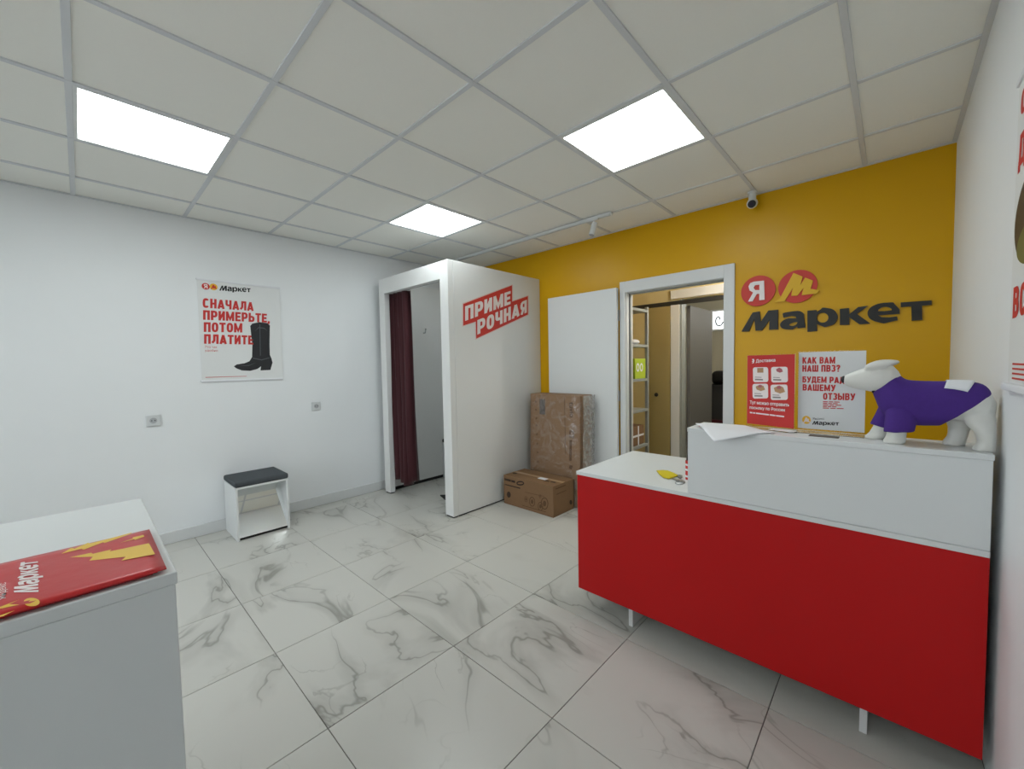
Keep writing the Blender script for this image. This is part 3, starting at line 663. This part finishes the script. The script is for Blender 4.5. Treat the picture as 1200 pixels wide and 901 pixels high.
for L in ((430, 440, 700, 500, 700, 506, 430, 446), (380, 620, 720, 715, 720, 723, 380, 628)): poly('drawing', [q4(LB, *L)], M_ink2, cb, 0, (0, -1, 0))
LBs = Sheet([(825, 370), (1115, 255), (1115, 668), (820, 805)], (1.978, -.680, 0), (0, .314, 0), (0, 0, .283))
poly('print', [[LBs(*p) for p in ell(1072, 580, 20, 32, 16)]], M_ink, cb, 0, (1, 0, 0))
for L in ((860, 395, 1000, 338, 1000, 352, 860, 410), (870, 470, 1010, 410, 1010, 420, 870, 482)): poly('print', [q4(LBs, *L)], M_ink2, cb, 0, (1, 0, 0))
LBt = Sheet([(370, 112), (1115, 250), (825, 365), (140, 203)], (1.368, -.680, .283), (.61, 0, 0), (0, .314, 0))
boxes('tape', [(1.37, 1.976, -.545, -.50, .283, .2836)], mat('brown_packing_tape', '#9b7c58', .3), cb)
poly('hand_hole', [[LBt(*p) for p in ell(268, 182, 28, 10, 16)]], M_ink, cb, 0, (0, 0, 1))
poly('print', [q4(LBt, 670, 265, 760, 285, 740, 297, 660, 280)], M_ink, cb, 0, (0, 0, 1)); poly('print', [q4(LBt, 775, 290, 855, 300, 840, 315, 770, 300)], M_ink, cb, 0, (0, 0, 1))
o = box('white_label', 1.715, 1.805, -.575, -.525, .2842, .288, M_paper, None, .001); tag(o, 'small white paper lying on top of the low brown carton', 'paper')

t = thing('tall_carton', 'tall flat brown carton wrapped in clear film behind the low carton', 'box', (1.72, -.25, 0))
# front face plane leaning slightly back
def TB(a, b, l=0): return np.array([1.415+.61*a, -.340+.030*b-l, .004+1.058*b])
bm = bmesh.new(); bmbox(bm, 1.415, 2.025, -.340, -.130, .0, 1.06, .008, 2)
for v in bm.verts: v.co.y += .030*v.co.z/1.06
cb = bm_obj('body', bm, M_card2, t)
TS = Sheet([(100, 90), (565, 105), (545, 870), (72, 775)], TB(0, .285), TB(1, .285)-TB(0, .285), TB(0, 1)-TB(0, .285))
N_ = (0, -1, 0)
poly('label', [q4(TS, 185, 140, 235, 143, 232, 285, 180, 280)], mat('grey_shipping_label', '#55504f', .6), cb, 0, N_)
text('lettering', 'tuvio', TS(462, 165), TS(462, 308), TS(503, 165), M_ink, cb, .01)
poly('print', [[TS(*p) for p in [(455, 430), (500, 432), (500, 505), (455, 500)]], [TS(*p) for p in [(468, 448), (488, 449), (488, 487), (468, 485)]]], M_ink2, cb, 0, N_)
for y in (165, 240, 320, 385, 470, 560, 640, 730): poly('print', [[TS(*p) for p in ell(148, y, 7, 9, 10)]], M_ink2, cb, 0, N_)
for L in ((415, 130, 420, 130, 417, 660, 412, 660), (455, 520, 478, 520, 470, 720, 448, 720), (450, 760, 480, 765, 470, 800, 445, 795)): poly('print', [q4(TS, *L)], M_ink2, cb, 0, N_)
bm = bmesh.new(); random.seed(3)
bmesh.ops.create_grid(bm, x_segments=24, y_segments=30, size=.5)
bm2 = bmesh.new()
ring = []
prof = [(1.411, -.118), (1.411, -.344), (1.5, -.345), (1.72, -.345), (1.9, -.345), (2.029, -.345), (2.040, -.30), (2.036, -.22), (2.045, -.15), (2.030, -.122)]
bm.free()
rows = []
for j in range(21):
    z = .004+1.062*j/20
    rows.append([bm2.verts.new((x+(random.uniform(-.001, .006) if x > 2.03 else 0), y+.030*z/1.06-(random.uniform(0, .002) if y < -.33 else 0), z)) for x, y in prof])
for A, B in zip(rows, rows[1:]):
    for i in range(len(prof)-1): bm2.faces.new((A[i], A[i+1], B[i+1], B[i]))
bm_obj('plastic_wrap', bm2, M_film, t, True)
def milky():
    m = bpy.data.materials.new('bunched_stretch_film'); m.use_nodes = True; nt = m.node_tree; N = nt.nodes; N.remove(N['Principled BSDF'])
    a = N.new('ShaderNodeBsdfTransparent'); d = N.new('ShaderNodeBsdfDiffuse'); d.inputs[0].default_value = lin('#c9c7c2'); g = N.new('ShaderNodeBsdfGlossy'); g.inputs['Roughness'].default_value = .25
    tc = N.new('ShaderNodeTexCoord'); n = N.new('ShaderNodeTexNoise'); n.inputs['Scale'].default_value = 14; n.inputs['Distortion'].default_value = 2; nt.links.new(tc.outputs['Object'], n.inputs['Vector'])
    r = N.new('ShaderNodeMapRange'); r.inputs['From Min'].default_value = .35; r.inputs['From Max'].default_value = .7; r.inputs['To Min'].default_value = .35; r.inputs['To Max'].default_value = .8; nt.links.new(n.outputs['Fac'], r.inputs['Value'])
    m1 = N.new('ShaderNodeMixShader'); m1.inputs[0].default_value = .25; nt.links.new(d.outputs[0], m1.inputs[1]); nt.links.new(g.outputs[0], m1.inputs[2])
    m2 = N.new('ShaderNodeMixShader'); nt.links.new(r.outputs[0], m2.inputs[0]); nt.links.new(a.outputs[0], m2.inputs[1]); nt.links.new(m1.outputs[0], m2.inputs[2]); nt.links.new(m2.outputs[0], N['Material Output'].inputs[0]); return m
bm = bmesh.new(); rows = []; random.seed(8)
for j in range(27):
    z = .01+1.05*j/26
    rows.append([bm.verts.new((2.049+.016*math.sin(math.pi*i/8)+random.uniform(-.003, .005), -.325+.20*i/8+.030*z/1.06, z)) for i in range(9)])
for A, B in zip(rows, rows[1:]):
    for i in range(8): bm.faces.new((A[i], A[i+1], B[i+1], B[i]))
bm_obj('bunched_film', bm, milky(), t, True)

# ------------------------------------------------------------------ reception counter
RX0, RX1, RY = 2.885, 4.358, -1.640
t = thing('reception_counter', 'long reception counter with red front and raised white shelf', 'counter', (3.62, -1.3, 0))
box('front_panel', RX0, RX1, RY, RY+.018, .115, .750, M_red, t, .001)
box('worktop', RX0-.004, RX1, RY-.004, -.975, .7505, .770, M_lam, t, .0015)
box('side_panel', RX0, RX0+.018, RY+.0185, -.99, .115, .750, M_lam, t)
box('side_panel', RX1-.018, RX1, RY+.0185, -.99, .115, .750, M_lam, t)
box('base_panel', RX0+.0185, RX1-.0185, RY+.0185, -1.02, .115, .133, M_lam, t)
for x in (3.165, 4.07):
    box('leg', x, x+.022, -1.600, -1.12, 0, .1145, M_base, t, .001)
box('riser_panel', 3.475, RX1, RY, RY+.018, .7705, 1.0445, M_lam, t, .001)
box('riser_side', 3.475, 3.493, RY+.0185, -1.43, .7705, 1.0445, M_lam, t, .001)
box('riser_side', RX1-.018, RX1, RY+.0185, -1.43, .7705, 1.0445, M_lam, t, .001)
box('riser_shelf', 3.473, RX1+.002, RY-.003, -1.425, 1.045, 1.063, M_lam, t, .0015)
ZT = 1.063

# red delivery stand (crop 865,410 scale 9.01), turned a little to the left
def stand(name, label, BLp, ang, wdt, hgt, sheet_m, foot):
    a = math.radians(ang); U = np.array([math.cos(a), math.sin(a), 0]); F = np.array([math.sin(a), -math.cos(a), 0]); Z = np.array([0, 0, 1.])
    BLp = np.array(BLp, float); t = thing(name, label, 'sign holder', tuple(BLp+U*wdt/2))
    def slabp(nm, o, A, B, Cc, m):
        bm = bmesh.new(); v = [bm.verts.new(o+A*i+B*j+Cc*k) for i in (0, 1) for j in (0, 1) for k in (0, 1)]
        for f in ((0, 1, 3, 2), (4, 6, 7, 5), (0, 4, 5, 1), (2, 3, 7, 6), (0, 2, 6, 4), (1, 5, 7, 3)): bm.faces.new([v[i] for i in f])
        return bm_obj(nm, bm, m, t)
    slabp('back_plate', BLp+Z*.0035, U*wdt, Z*hgt, -F*.002, M_acryl)
    slabp('foot_plate', BLp+Z*.001-F*.002, U*wdt, F*foot, Z*.002, M_acryl)
    ps = slabp('poster_sheet', BLp+Z*.012+U*.001+F*.0003, U*(wdt-.002), Z*(hgt-.012), F*.0005, sheet_m)
    return ps, U, F, Z, BLp
t, U, F, Z, B0 = stand('delivery_sign', 'red delivery price poster in a clear stand on the counter shelf', (3.662, -1.440, ZT), -17, .193, .315, M_pred, .055)
SR = Sheet([(100, 50), (630, 45), (600, 805), (80, 745)], B0+Z*.012+F*.0009, U*.193, Z*.303)
tuple_n = tuple(F)
text('lettering', 'Доставка', SR(195, 130), SR(412, 124), SR(195, 90), M_fl, t, .03)
poly('arrow_mark', [[SR(*p) for p in [(150, 88), (172, 84), (180, 100), (172, 128), (150, 134), (162, 118), (146, 112), (164, 104)]]], M_fl, t, 0, tuple_n)
def rrect(x0, y0, x1, y1, r): 
    out = []
    for cx, cy, a0 in ((x1-r, y0+r, -90), (x1-r, y1-r, 0), (x0+r, y1-r, 90), (x0+r, y0+r, 180)):
        for k in range(5): a = math.radians(a0+22.5*k); out.append((cx+r*math.cos(a), cy+r*math.sin(a)))
    return out
M_pkg = mat('tan_parcel_print', '#b9906b', .7); M_pkr = mat('rose_parcel_print', '#b4636b', .7); M_gry = mat('grey_small_print', '#8d8484', .7)
for i, (x0, y0, x1, y1) in enumerate(((160, 172, 330, 326), (362, 172, 545, 332), (152, 342, 325, 494), (352, 354, 540, 512))):
    poly('price_card', [[SR(*p) for p in rrect(x0, y0, x1, y1, 24)]], M_fl, t, 0, tuple_n)
    cx, w2, h2 = ((243, 34, 24), (455, 38, 26), (240, 52, 34), (450, 62, 42))[i]; cy = y0+h2+8
    if i == 0: poly('parcel_print', [[SR(*p, .001) for p in [(cx-w2, cy-h2), (cx+w2, cy-h2), (cx+w2, cy+h2), (cx-w2, cy+h2)]]], M_pkg, t, 0, tuple_n)
    else:
        poly('parcel_print', [[SR(*p, .001) for p in [(cx-w2, cy-h2*.4), (cx, cy-h2), (cx+w2*.7, cy-h2*.5), (cx+w2, cy+h2*.6), (cx+w2*.1, cy+h2), (cx-w2*.8, cy+h2*.5)]]], M_pkg if i > 1 else M_pkr, t, 0, tuple_n)
        poly('parcel_print', [[SR(*p, .0014) for p in [(cx-w2*.3, cy-h2*.9), (cx+w2*.4, cy-h2*.7), (cx+w2*.2, cy-h2*.1), (cx-w2*.5, cy-h2*.2)]]], M_pkr, t, 0, tuple_n)
    poly('price_line', [[SR(*p, .001) for p in [(x0+22, y1-56), (x0+95, y1-52), (x0+95, y1-46), (x0+22, y1-50)]]], M_gry, t, 0, tuple_n)
    poly('price_line', [[SR(*p, .001) for p in [(x0+22, y1-36), (x0+110, y1-32), (x0+110, y1-18), (x0+22, y1-22)]]], M_gry, t, 0, tuple_n)
text('lettering', 'Тут можно отправить', SR(120, 556), SR(555, 592), SR(120, 512), M_fl, t, .03)
text('lettering', 'посылку по России', SR(116, 606), SR(505, 640), SR(116, 566), M_fl, t, .03)
for x0, x1 in ((118, 145), (152, 178), (185, 330), (338, 400), (406, 495)):
    yy = lambda x: 628+(x-118)*.125
    poly('small_print', [[SR(x0, yy(x0)), SR(x1, yy(x1)), SR(x1, yy(x1)+14), SR(x0, yy(x0)+14)]], M_fl, t, 0, tuple_n)
o = bm_obj('white_card', (lambda bm: (bmbox(bm, -.045, .045, -.024, .024, 0, .001), bm)[1])(bmesh.new()), M_paper); o.location = (3.812, -1.520, ZT+.0042); o.rotation_euler[2] = math.radians(-17)
tag(o, 'small white card on the foot of the red delivery stand', 'card')

t, U, F, Z, B0 = stand('feedback_sign', 'white feedback poster with red lettering in a clear stand on the counter shelf', (3.853, -1.462, ZT), 0, .210, .322, M_poster, .07)
SW = Sheet([(548, 105), (1120, 88), (1120, 745), (548, 725)], B0+Z*.012+F*.0009, U*.210, Z*.310)
for a in (('КАК ВАМ', (583, 196), (862, 193), (583, 143)), ('НАШ ПВЗ?', (583, 262), (905, 259), (583, 208)), ('БУДЕМ РАДЫ', (585, 350), (1002, 352), (585, 300)),
          ('ВАШЕМУ', (588, 416), (870, 418), (588, 363)), ('ОТЗЫВУ', (765, 487), (1035, 487), (765, 432))): tpx(SW, a[0], a[1], a[2], a[3], M_pred, .035, t)
for k, (a, b) in enumerate(((765, 905), (765, 890), (765, 920), (765, 880), (765, 940))):
    for x0, x1 in ((a, a+(b-a)*.3), (a+(b-a)*.36, a+(b-a)*.62), (a+(b-a)*.67, b)): poly('small_print', [[SW(x0, 500+13*k), SW(x1, 500+13*k), SW(x1, 507+13*k), SW(x0, 507+13*k)]], M_pred, t, 0, tuple(F))
badge('m', SW(625, 657), U*.0143, Z*.0165, F, t, M_pyel, M_fl)
text('lettering', 'Яндекс', SW(680, 656), SW(780, 654), SW(680, 636), M_pblk, t, 0); word_market('lettering', SW(675, 700), SW(903, 700), SW(675, 664), M_pblk, t, tuple(F))
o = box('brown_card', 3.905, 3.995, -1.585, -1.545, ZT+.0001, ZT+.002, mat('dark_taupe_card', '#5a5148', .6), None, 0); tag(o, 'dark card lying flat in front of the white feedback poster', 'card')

# paper drooping over the counter edge
bm = bmesh.new(); A_, B_, C_, D_ = (np.array(p) for p in ((3.485, -1.575, ZT+.012), (3.625, -1.775, 1.050), (3.800, -1.600, ZT+.002), (3.655, -1.455, ZT+.004)))
n = 16; G = []
for j in range(n+1):
    row = []
    for i in range(n+1):
        s, q = i/n, j/n; p = A_*(1-s)*(1-q)+B_*s*(1-q)+C_*s*q+D_*(1-s)*q
        over = max(0, RY-.003-p[1]); z = ZT+.003+.009*(1-s)*(1-q)-over*.22 if over else ZT+.003+.009*(1-s)*(1-q)
        row.append(bm.verts.new((p[0], p[1], z)))
    G.append(row)
for j in range(n):
    for i in range(n): bm.faces.new((G[j][i], G[j][i+1], G[j+1][i+1], G[j+1][i]))
o = bm_obj('paper_sheet', bm, M_paper, None, True); md = o.modifiers.new('s', 'SOLIDIFY'); md.thickness = .0012; md.offset = 1
tag(o, 'blank white paper sheet hanging over the front edge of the counter shelf', 'paper')
o = box('red_leaflet', 3.50, 3.59, -1.575, -1.50, ZT+.0003, ZT+.002, M_pred, None, 0); tag(o, 'small red leaflet peeking out under the white paper sheet', 'leaflet')

# ------------------------------------------------------------------ dog mannequin
YD = -1.545
t = thing('dog_mannequin', 'white dog mannequin in a purple shirt on the counter shelf', 'mannequin', (4.2, YD, ZT))
bm = bmesh.new()
body = [((4.152, 1.305), (4.085, 1.225), .034), ((4.160, 1.285), (4.096, 1.212), .040), ((4.170, 1.270), (4.105, 1.185), .047), ((4.190, 1.268), (4.118, 1.160), .053), ((4.21, 1.268), (4.16, 1.136), .055),
        ((4.25, 1.268), (4.22, 1.138), .054), ((4.30, 1.268), (4.275, 1.150), .052), ((4.340, 1.258), (4.315, 1.150), .050), ((4.362, 1.235), (4.345, 1.150), .040), ((4.372, 1.21), (4.368, 1.17), .018)]
loft(bm, [(a, b, w_, YD) for a, b, w_ in body])
head = [((4.004, 1.290), (4.004, 1.264), .012), ((4.010, 1.297), (4.009, 1.257), .018), ((4.030, 1.307), (4.028, 1.249), .025), ((4.056, 1.320), (4.052, 1.243), .031), ((4.084, 1.332), (4.078, 1.237), .037),
        ((4.112, 1.337), (4.104, 1.234), .040), ((4.136, 1.328), (4.124, 1.236), .038), ((4.151, 1.308), (4.142, 1.250), .026), ((4.155, 1.292), (4.152, 1.268), .010)]
loft(bm, [(a, b, w_, YD) for a, b, w_ in head])
for sy, dx, kz in ((-1, 0, 0), (1, .01, .0)):      # ears laid back
    ear = []
    for k in range(9):
        f = k/8; hh = .017*math.sin(math.pi*min(1, .10+f*.86))**.8+.002; cx = 4.062+.078*f+dx; cz = 1.322+.020*f**.7
        ear.append(((cx, cz+hh*.8), (cx+.004, cz-hh*.8), .006+.5*hh, YD+sy*(.026+.016*f)))
    loft(bm, ear, 14)
def leg(pts):
    """pts: (x, y, z, rx, ry) from the top down"""
    rings = []
    for x, y, z, rx, ry in pts: rings.append([bm.verts.new((x+rx*math.cos(a), y+ry*math.sin(a), z)) for a in [2*math.pi*i/18 for i in range(18)]])
    for A, B in zip(rings, rings[1:]):
        for i in range(18): bm.faces.new((A[i], A[(i+1) % 18], B[(i+1) % 18], B[i]))
    bm.faces.new(rings[0]); bm.faces.new(rings[-1][::-1])
yn, yf = YD-.034, YD+.038
leg([(4.160, yn+.012, 1.20, .026, .018), (4.156, yn, 1.15, .028, .024), (4.150, yn, 1.11, .025, .022), (4.147, yn, 1.085, .026, .023), (4.144, yn-.002, 1.072, .029, .024), (4.142, yn-.002, ZT, .027, .023)])
leg([(4.145, yf-.012, 1.20, .026, .018), (4.128, yf, 1.15, .028, .024), (4.112, yf, 1.11, .025, .022), (4.102, yf, 1.085, .026, .023), (4.094, yf-.002, 1.072, .029, .024), (4.090, yf-.002, ZT, .027, .023)])
leg([(4.330, yn+.022, 1.22, .034, .020), (4.330, yn+.016, 1.18, .037, .022), (4.337, yn+.006, 1.145, .033, .024), (4.348, yn, 1.115, .023, .022), (4.349, yn, 1.090, .021, .021), (4.346, yn, 1.075, .024, .022), (4.344, yn, ZT, .025, .022)])
leg([(4.310, yf-.022, 1.22, .034, .020), (4.305, yf-.016, 1.18, .037, .022), (4.298, yf-.006, 1.145, .032, .024), (4.298, yf, 1.115, .024, .022), (4.294, yf, 1.090, .024, .021), (4.288, yf, 1.075, .027, .022), (4.287, yf, ZT, .027, .022)])
o = bm_obj('body', bm, M_dog, t, True)
md = o.modifiers.new('r', 'REMESH'); md.mode = 'VOXEL'; md.voxel_size = .0035; md.use_smooth_shade = True
md = o.modifiers.new('s', 'SMOOTH'); md.factor = .5; md.iterations = 4
baked(o)
bm = bmesh.new(); ball(bm, (4.004, YD, 1.279), .0125, .75, 1.05, 1.1); bm_obj('nose', bm, M_black, t, True)
SH = [((4.151, 1.297), (4.086, 1.234), .0395), ((4.158, 1.286), (4.090, 1.220), .045), ((4.170, 1.277), (4.098, 1.198), .052), ((4.190, 1.275), (4.108, 1.160), .059), ((4.212, 1.275), (4.155, 1.129), .062),
      ((4.25, 1.275), (4.205, 1.127), .061), ((4.29, 1.2755), (4.230, 1.129), .060), ((4.322, 1.274), (4.238, 1.130), .059), ((4.342, 1.267), (4.243, 1.131), .058), ((4.354, 1.254), (4.247, 1.132), .056), ((4.359, 1.238), (4.252, 1.134), .054)]
bm = bmesh.new(); rings = loft(bm, [(a, b, w_, YD) for a, b, w_ in SH], 32, caps=False)
def tube(pts, n=24):
    rr = []
    for x, y, z, rx, ry, tilt in pts: rr.append([bm.verts.new((x+rx*math.cos(a), y+ry*math.sin(a), z+tilt*math.cos(a))) for a in [2*math.pi*i/n for i in range(n)]])
    for A, B in zip(rr, rr[1:]):
        for i in range(n): bm.faces.new((A[i], A[(i+1) % n], B[(i+1) % n], B[i]))
tube([(4.160, yn+.014, 1.225, .030, .020, 0), (4.160, yn, 1.17, .040, .030, 0), (4.157, yn-.002, 1.135, .037, .031, .003), (4.154, yn-.002, 1.104, .037, .031, .004)])
tube([(4.145, yf-.014, 1.225, .030, .020, 0), (4.138, yf, 1.17, .038, .030, 0), (4.124, yf+.002, 1.135, .035, .031, -.004), (4.114, yf+.002, 1.108, .035, .031, -.008)])
random.seed(5)
for v in bm.verts: v.co.y += .0012*math.sin(v.co.x*260+v.co.z*120); v.co.z += .001*math.sin(v.co.x*180)
o = bm_obj('shirt', bm, M_shirt, t, True); md = o.modifiers.new('s', 'SOLIDIFY'); md.thickness = .0025; md.offset = 1; md = o.modifiers.new('b', 'SUBSURF'); md.levels = 1; md.render_levels = 1
# paper care label over the rump
bm = bmesh.new(); G = []
for i in range(7):
    s = 5.35+1.75*i/6; k = min(int(s), 9); f = s-k; row = []
    for j in range(9):
        a = -math.radians(-25+(72+1.5*i)*j/8)
        P = []
        for (tp, bt, wd) in (SH[k], SH[k+1]):
            c = ((tp[0]+bt[0])/2, (tp[1]+bt[1])/2); h = ((tp[0]-bt[0])/2, (tp[1]-bt[1])/2)
            P.append(np.array([c[0]+h[0]*math.cos(a), YD+wd*math.sin(a), c[1]+h[1]*math.cos(a)]))
        p = P[0]*(1-f)+P[1]*f; n_ = p-np.array([4.27, YD, 1.2]); n_[0] *= .2; n_ /= np.linalg.norm(n_); row.append(bm.verts.new(p+n_*.006))
    G.append(row)
for i in range(6):
    for j in range(8): bm.faces.new((G[i][j], G[i+1][j], G[i+1][j+1], G[i][j+1]))
o = bm_obj('paper_label', bm, M_paper, t, True); md = o.modifiers.new('s', 'SOLIDIFY'); md.thickness = .0008
bm = bmesh.new(); ball(bm, (4.088, YD-.012, 1.237), .006); bm_obj('collar_toggle', bm, M_black, t, True)

# ------------------------------------------------------------------ keys and bottle on the worktop
ZW = .770
t = thing('key_bunch', 'bunch of keys with a yellow leaf-shaped tag on the white worktop', 'keys', (3.33, -1.42, ZW))
KP = lambda x, y, z=ZW+.004: on(660+x/6, 480+y/6, 2, z)
poly('tag', [[KP(*p) for p in [(657, 432), (700, 429), (735, 432), (775, 447), (808, 465), (785, 474), (742, 487), (705, 478), (678, 458)]]], mat('yellow_key_tag', '#d6c21c', .5), t, .004, (0, 0, 1))
poly('key', [[KP(*p) for p in [(803, 465), (818, 459), (838, 464), (838, 480), (822, 486), (810, 478)]]], M_metal, t, .003, (0, 0, 1))
poly('key', [[KP(*p) for p in [(765, 483), (815, 490), (850, 500), (860, 510), (842, 512), (808, 500), (770, 489)]]], M_metal, t, .002, (0, 0, 1))
bm = bmesh.new(); c = KP(820, 515, ZW+.002)
for k in range(16):
    a, b = 2*math.pi*k/16, 2*math.pi*(k+1)/16
    cyl(bm, (c[0]+.018*math.cos(a), c[1]+.03*math.sin(a), ZW+.003), (c[0]+.018*math.cos(b), c[1]+.03*math.sin(b), ZW+.003), .0018, n=6)
bm_obj('ring', bm, M_metal, t)
bx, by = 3.405, -1.425
t = thing('glue_bottle', 'small red and white bottle with a black cap behind the raised shelf', 'bottle', (bx, by, ZW))
rod('body', (bx, by, ZW), (bx, by, ZW+.095), .017, M_pred, t)
for z in (.012, .045, .07): rod('band', (bx, by, ZW+z), (bx, by, ZW+z+.010), .0174, M_paper, t)
rod('cap', (bx, by, ZW+.0951), (bx, by, ZW+.125), .014, M_black, t, r1=.010)

# ------------------------------------------------------------------ left counter with stacked mailing bags
LX0, LX1, LY1, LZ = 2.597, 3.214, -3.377, 1.0
t = thing('packing_counter', 'plain white counter in the near left corner holding red bags', 'counter', (2.9, -4.2, 0))
box('worktop', LX0, LX1, -5.05, LY1, LZ-.022, LZ, M_lam, t, .0015)
box('front_panel', LX1-.020, LX1-.002, -5.045, LY1-.003, .0, LZ-.0225, M_lam, t, .001)
box('end_panel', LX0+.003, LX1-.0205, LY1-.021, LY1-.003, 0, LZ-.0225, M_lam, t, .001)
box('end_panel', LX0+.003, LX1-.0205, -5.045, -5.027, 0, LZ-.0225, M_lam, t, .001)
box('shelf_board', LX0+.01, LX1-.0205, -5.026, LY1-.0215, .45, .468, M_lam, t, .001)
def mailer(x0, x1, y0, y1, z0, th, m, label, seed, dx=0):
    random.seed(seed); t = thing('mailing_bag', label, 'bag', ((x0+x1)/2, (y0+y1)/2, z0), 'flat red mailing bags stacked on the near left counter')
    bm = bmesh.new(); nx, ny = 14, 24; top = []; bot = []
    ph = random.uniform(0, 6)
    for j in range(ny+1):
        a = []; b = []
        for i in range(nx+1):
            x = x0+(x1-x0)*i/nx; y = y0+(y1-y0)*j/ny
            e = min(i, nx-i, j, ny-j); k = 1 if e > 0 else 0
            a.append(bm.verts.new((x, y, z0+th*(.55+.45*k)+(.0004*math.sin(y*34+ph+x*12)*k)))); b.append(bm.verts.new((x, y, z0)))
        top.append(a); bot.append(b)
    for j in range(ny):
        for i in range(nx):
            bm.faces.new((top[j][i], top[j][i+1], top[j+1][i+1], top[j+1][i])); bm.faces.new((bot[j][i], bot[j+1][i], bot[j+1][i+1], bot[j][i+1]))
    for j in range(ny): bm.faces.new((top[j][0], top[j+1][0], bot[j+1][0], bot[j][0])); bm.faces.new((top[j][nx], bot[j][nx], bot[j+1][nx], top[j+1][nx]))
    for i in range(nx): bm.faces.new((top[0][i], bot[0][i], bot[0][i+1], top[0][i+1])); bm.faces.new((top[ny][i], top[ny][i+1], bot[ny][i+1], bot[ny][i]))
    return bm_obj('film', bm, m, t, True)
mailer(2.958, 3.197, -3.87, -3.408, LZ+.0003, .003, M_bagd, 'bottom red mailing bag of the stack on the near left counter', 1)
mailer(2.955, 3.202, -3.875, -3.402, LZ+.0036, .003, M_bag, 'middle red mailing bag of the stack on the near left counter', 2)
t = mailer(2.948, 3.208, -3.865, -3.3905, LZ+.0069, .0036, M_bag, 'topmost red mailing bag with white lettering and yellow bolts on the near left counter', 3)
ZB = LZ+.0069+.0036+.0007; BG = lambda x, y: on(x/5.714, 610+y/5.714, 2, ZB); NZ = (0, 0, 1)
for L in ([(410, 222), (478, 182), (500, 188), (590, 147), (602, 153), (780, 107), (885, 78), (872, 90), (700, 150), (690, 145), (560, 195), (545, 188)],
          [(800, 150), (890, 120), (888, 112), (960, 96), (966, 106), (905, 130), (897, 124)],
          [(465, 246), (610, 215), (622, 222), (745, 193), (735, 206), (997, 151), (1038, 224), (812, 268), (842, 241), (597, 268), (622, 241)]): poly('bolt_print', [[BG(*p) for p in L]], M_bagy, t, 0, NZ)
word_market('lettering', BG(292, 472), BG(285, 262), BG(88, 500), M_fl, t, NZ)
text('lettering', 'Яндекс', BG(52, 515), BG(52, 408), BG(-20, 535), M_fl, t, 0)
poly('badge', [[BG(*p) for p in ell(212, 545, 54, 28, 24)]], M_bagy, t, 0, NZ)
poly('badge_letter', [[BG(*p)+np.array([0, 0, .0004]) for p in [(150, 545), (205, 532), (190, 545), (245, 535), (200, 556), (150, 562)]]], M_bag, t, 0, NZ)
for L in ([(-60, 600), (130, 528), (60, 560), (130, 562), (0, 590)], [(-60, 655), (100, 600), (20, 640)]): poly('bolt_print', [[BG(*p) for p in L]], M_bagy, t, 0, NZ)

# ------------------------------------------------------------------ camera and track light on the ceiling
t = thing('security_camera', 'small white dome security camera where ceiling meets yellow wall', 'camera', (3.375, -.085, H))
cx, cy = 3.372, -.085
rod('mount', (cx, cy, H-.0015), (cx, cy, H-.012), .032, M_lam, t, n=28); rod('neck', (cx, cy, H-.012), (cx, cy, H-.055), .024, M_lam, t, n=24)
bm = bmesh.new(); ball(bm, (cx, cy, H-.082), .036, n=24); bm_obj('housing', bm, M_lam, t, True)
d = np.array([.12, -.95, -.42]); d /= np.linalg.norm(d); p = np.array([cx, cy, H-.082])
ln = rod('lens', p+d*.026, p+d*.038, .026, M_black, t, n=28); rod('lens_glass', p+d*.038, p+d*.0395, .012, mat('lens_glass', '#30283a', .1), ln, n=20)
TY = -.487
t = thing('track_light', 'white ceiling track with a small cylinder spotlight above the booth', 'track light', (1.5, TY, H))
tk = boxes('track', [(.30, 2.45, TY-.017, TY-.012, H-.024, H-.0015), (.30, 2.45, TY+.012, TY+.017, H-.024, H-.0015), (.30, 2.45, TY-.012, TY+.012, H-.006, H-.0015)], M_lam, t)
box('track_slot', .302, 2.448, TY-.0119, TY+.0119, H-.012, H-.0061, M_black, tk, 0)
box('end_cap', 2.45, 2.462, TY-.018, TY+.018, H-.025, H-.0015, M_lam, t, .002)
box('adapter', 2.25, 2.34, TY-.0115, TY+.0115, H-.032, H-.0122, M_lam, t, .003, 2)
rod('stem', (2.295, TY, H-.032), (2.295, TY, H-.055), .007, M_lam, t)
sp = rod('spot_head', (2.298, TY+.012, H-.050), (2.286, TY-.02, H-.150), .025, M_lam, t, n=28)
rod('spot_lens', (2.2858, TY-.0203, H-.1505), (2.2855, TY-.0210, H-.1525), .021, M_hole, sp, n=24)

for o in list(bpy.data.objects):
    if '_o' in o: del o['_o']
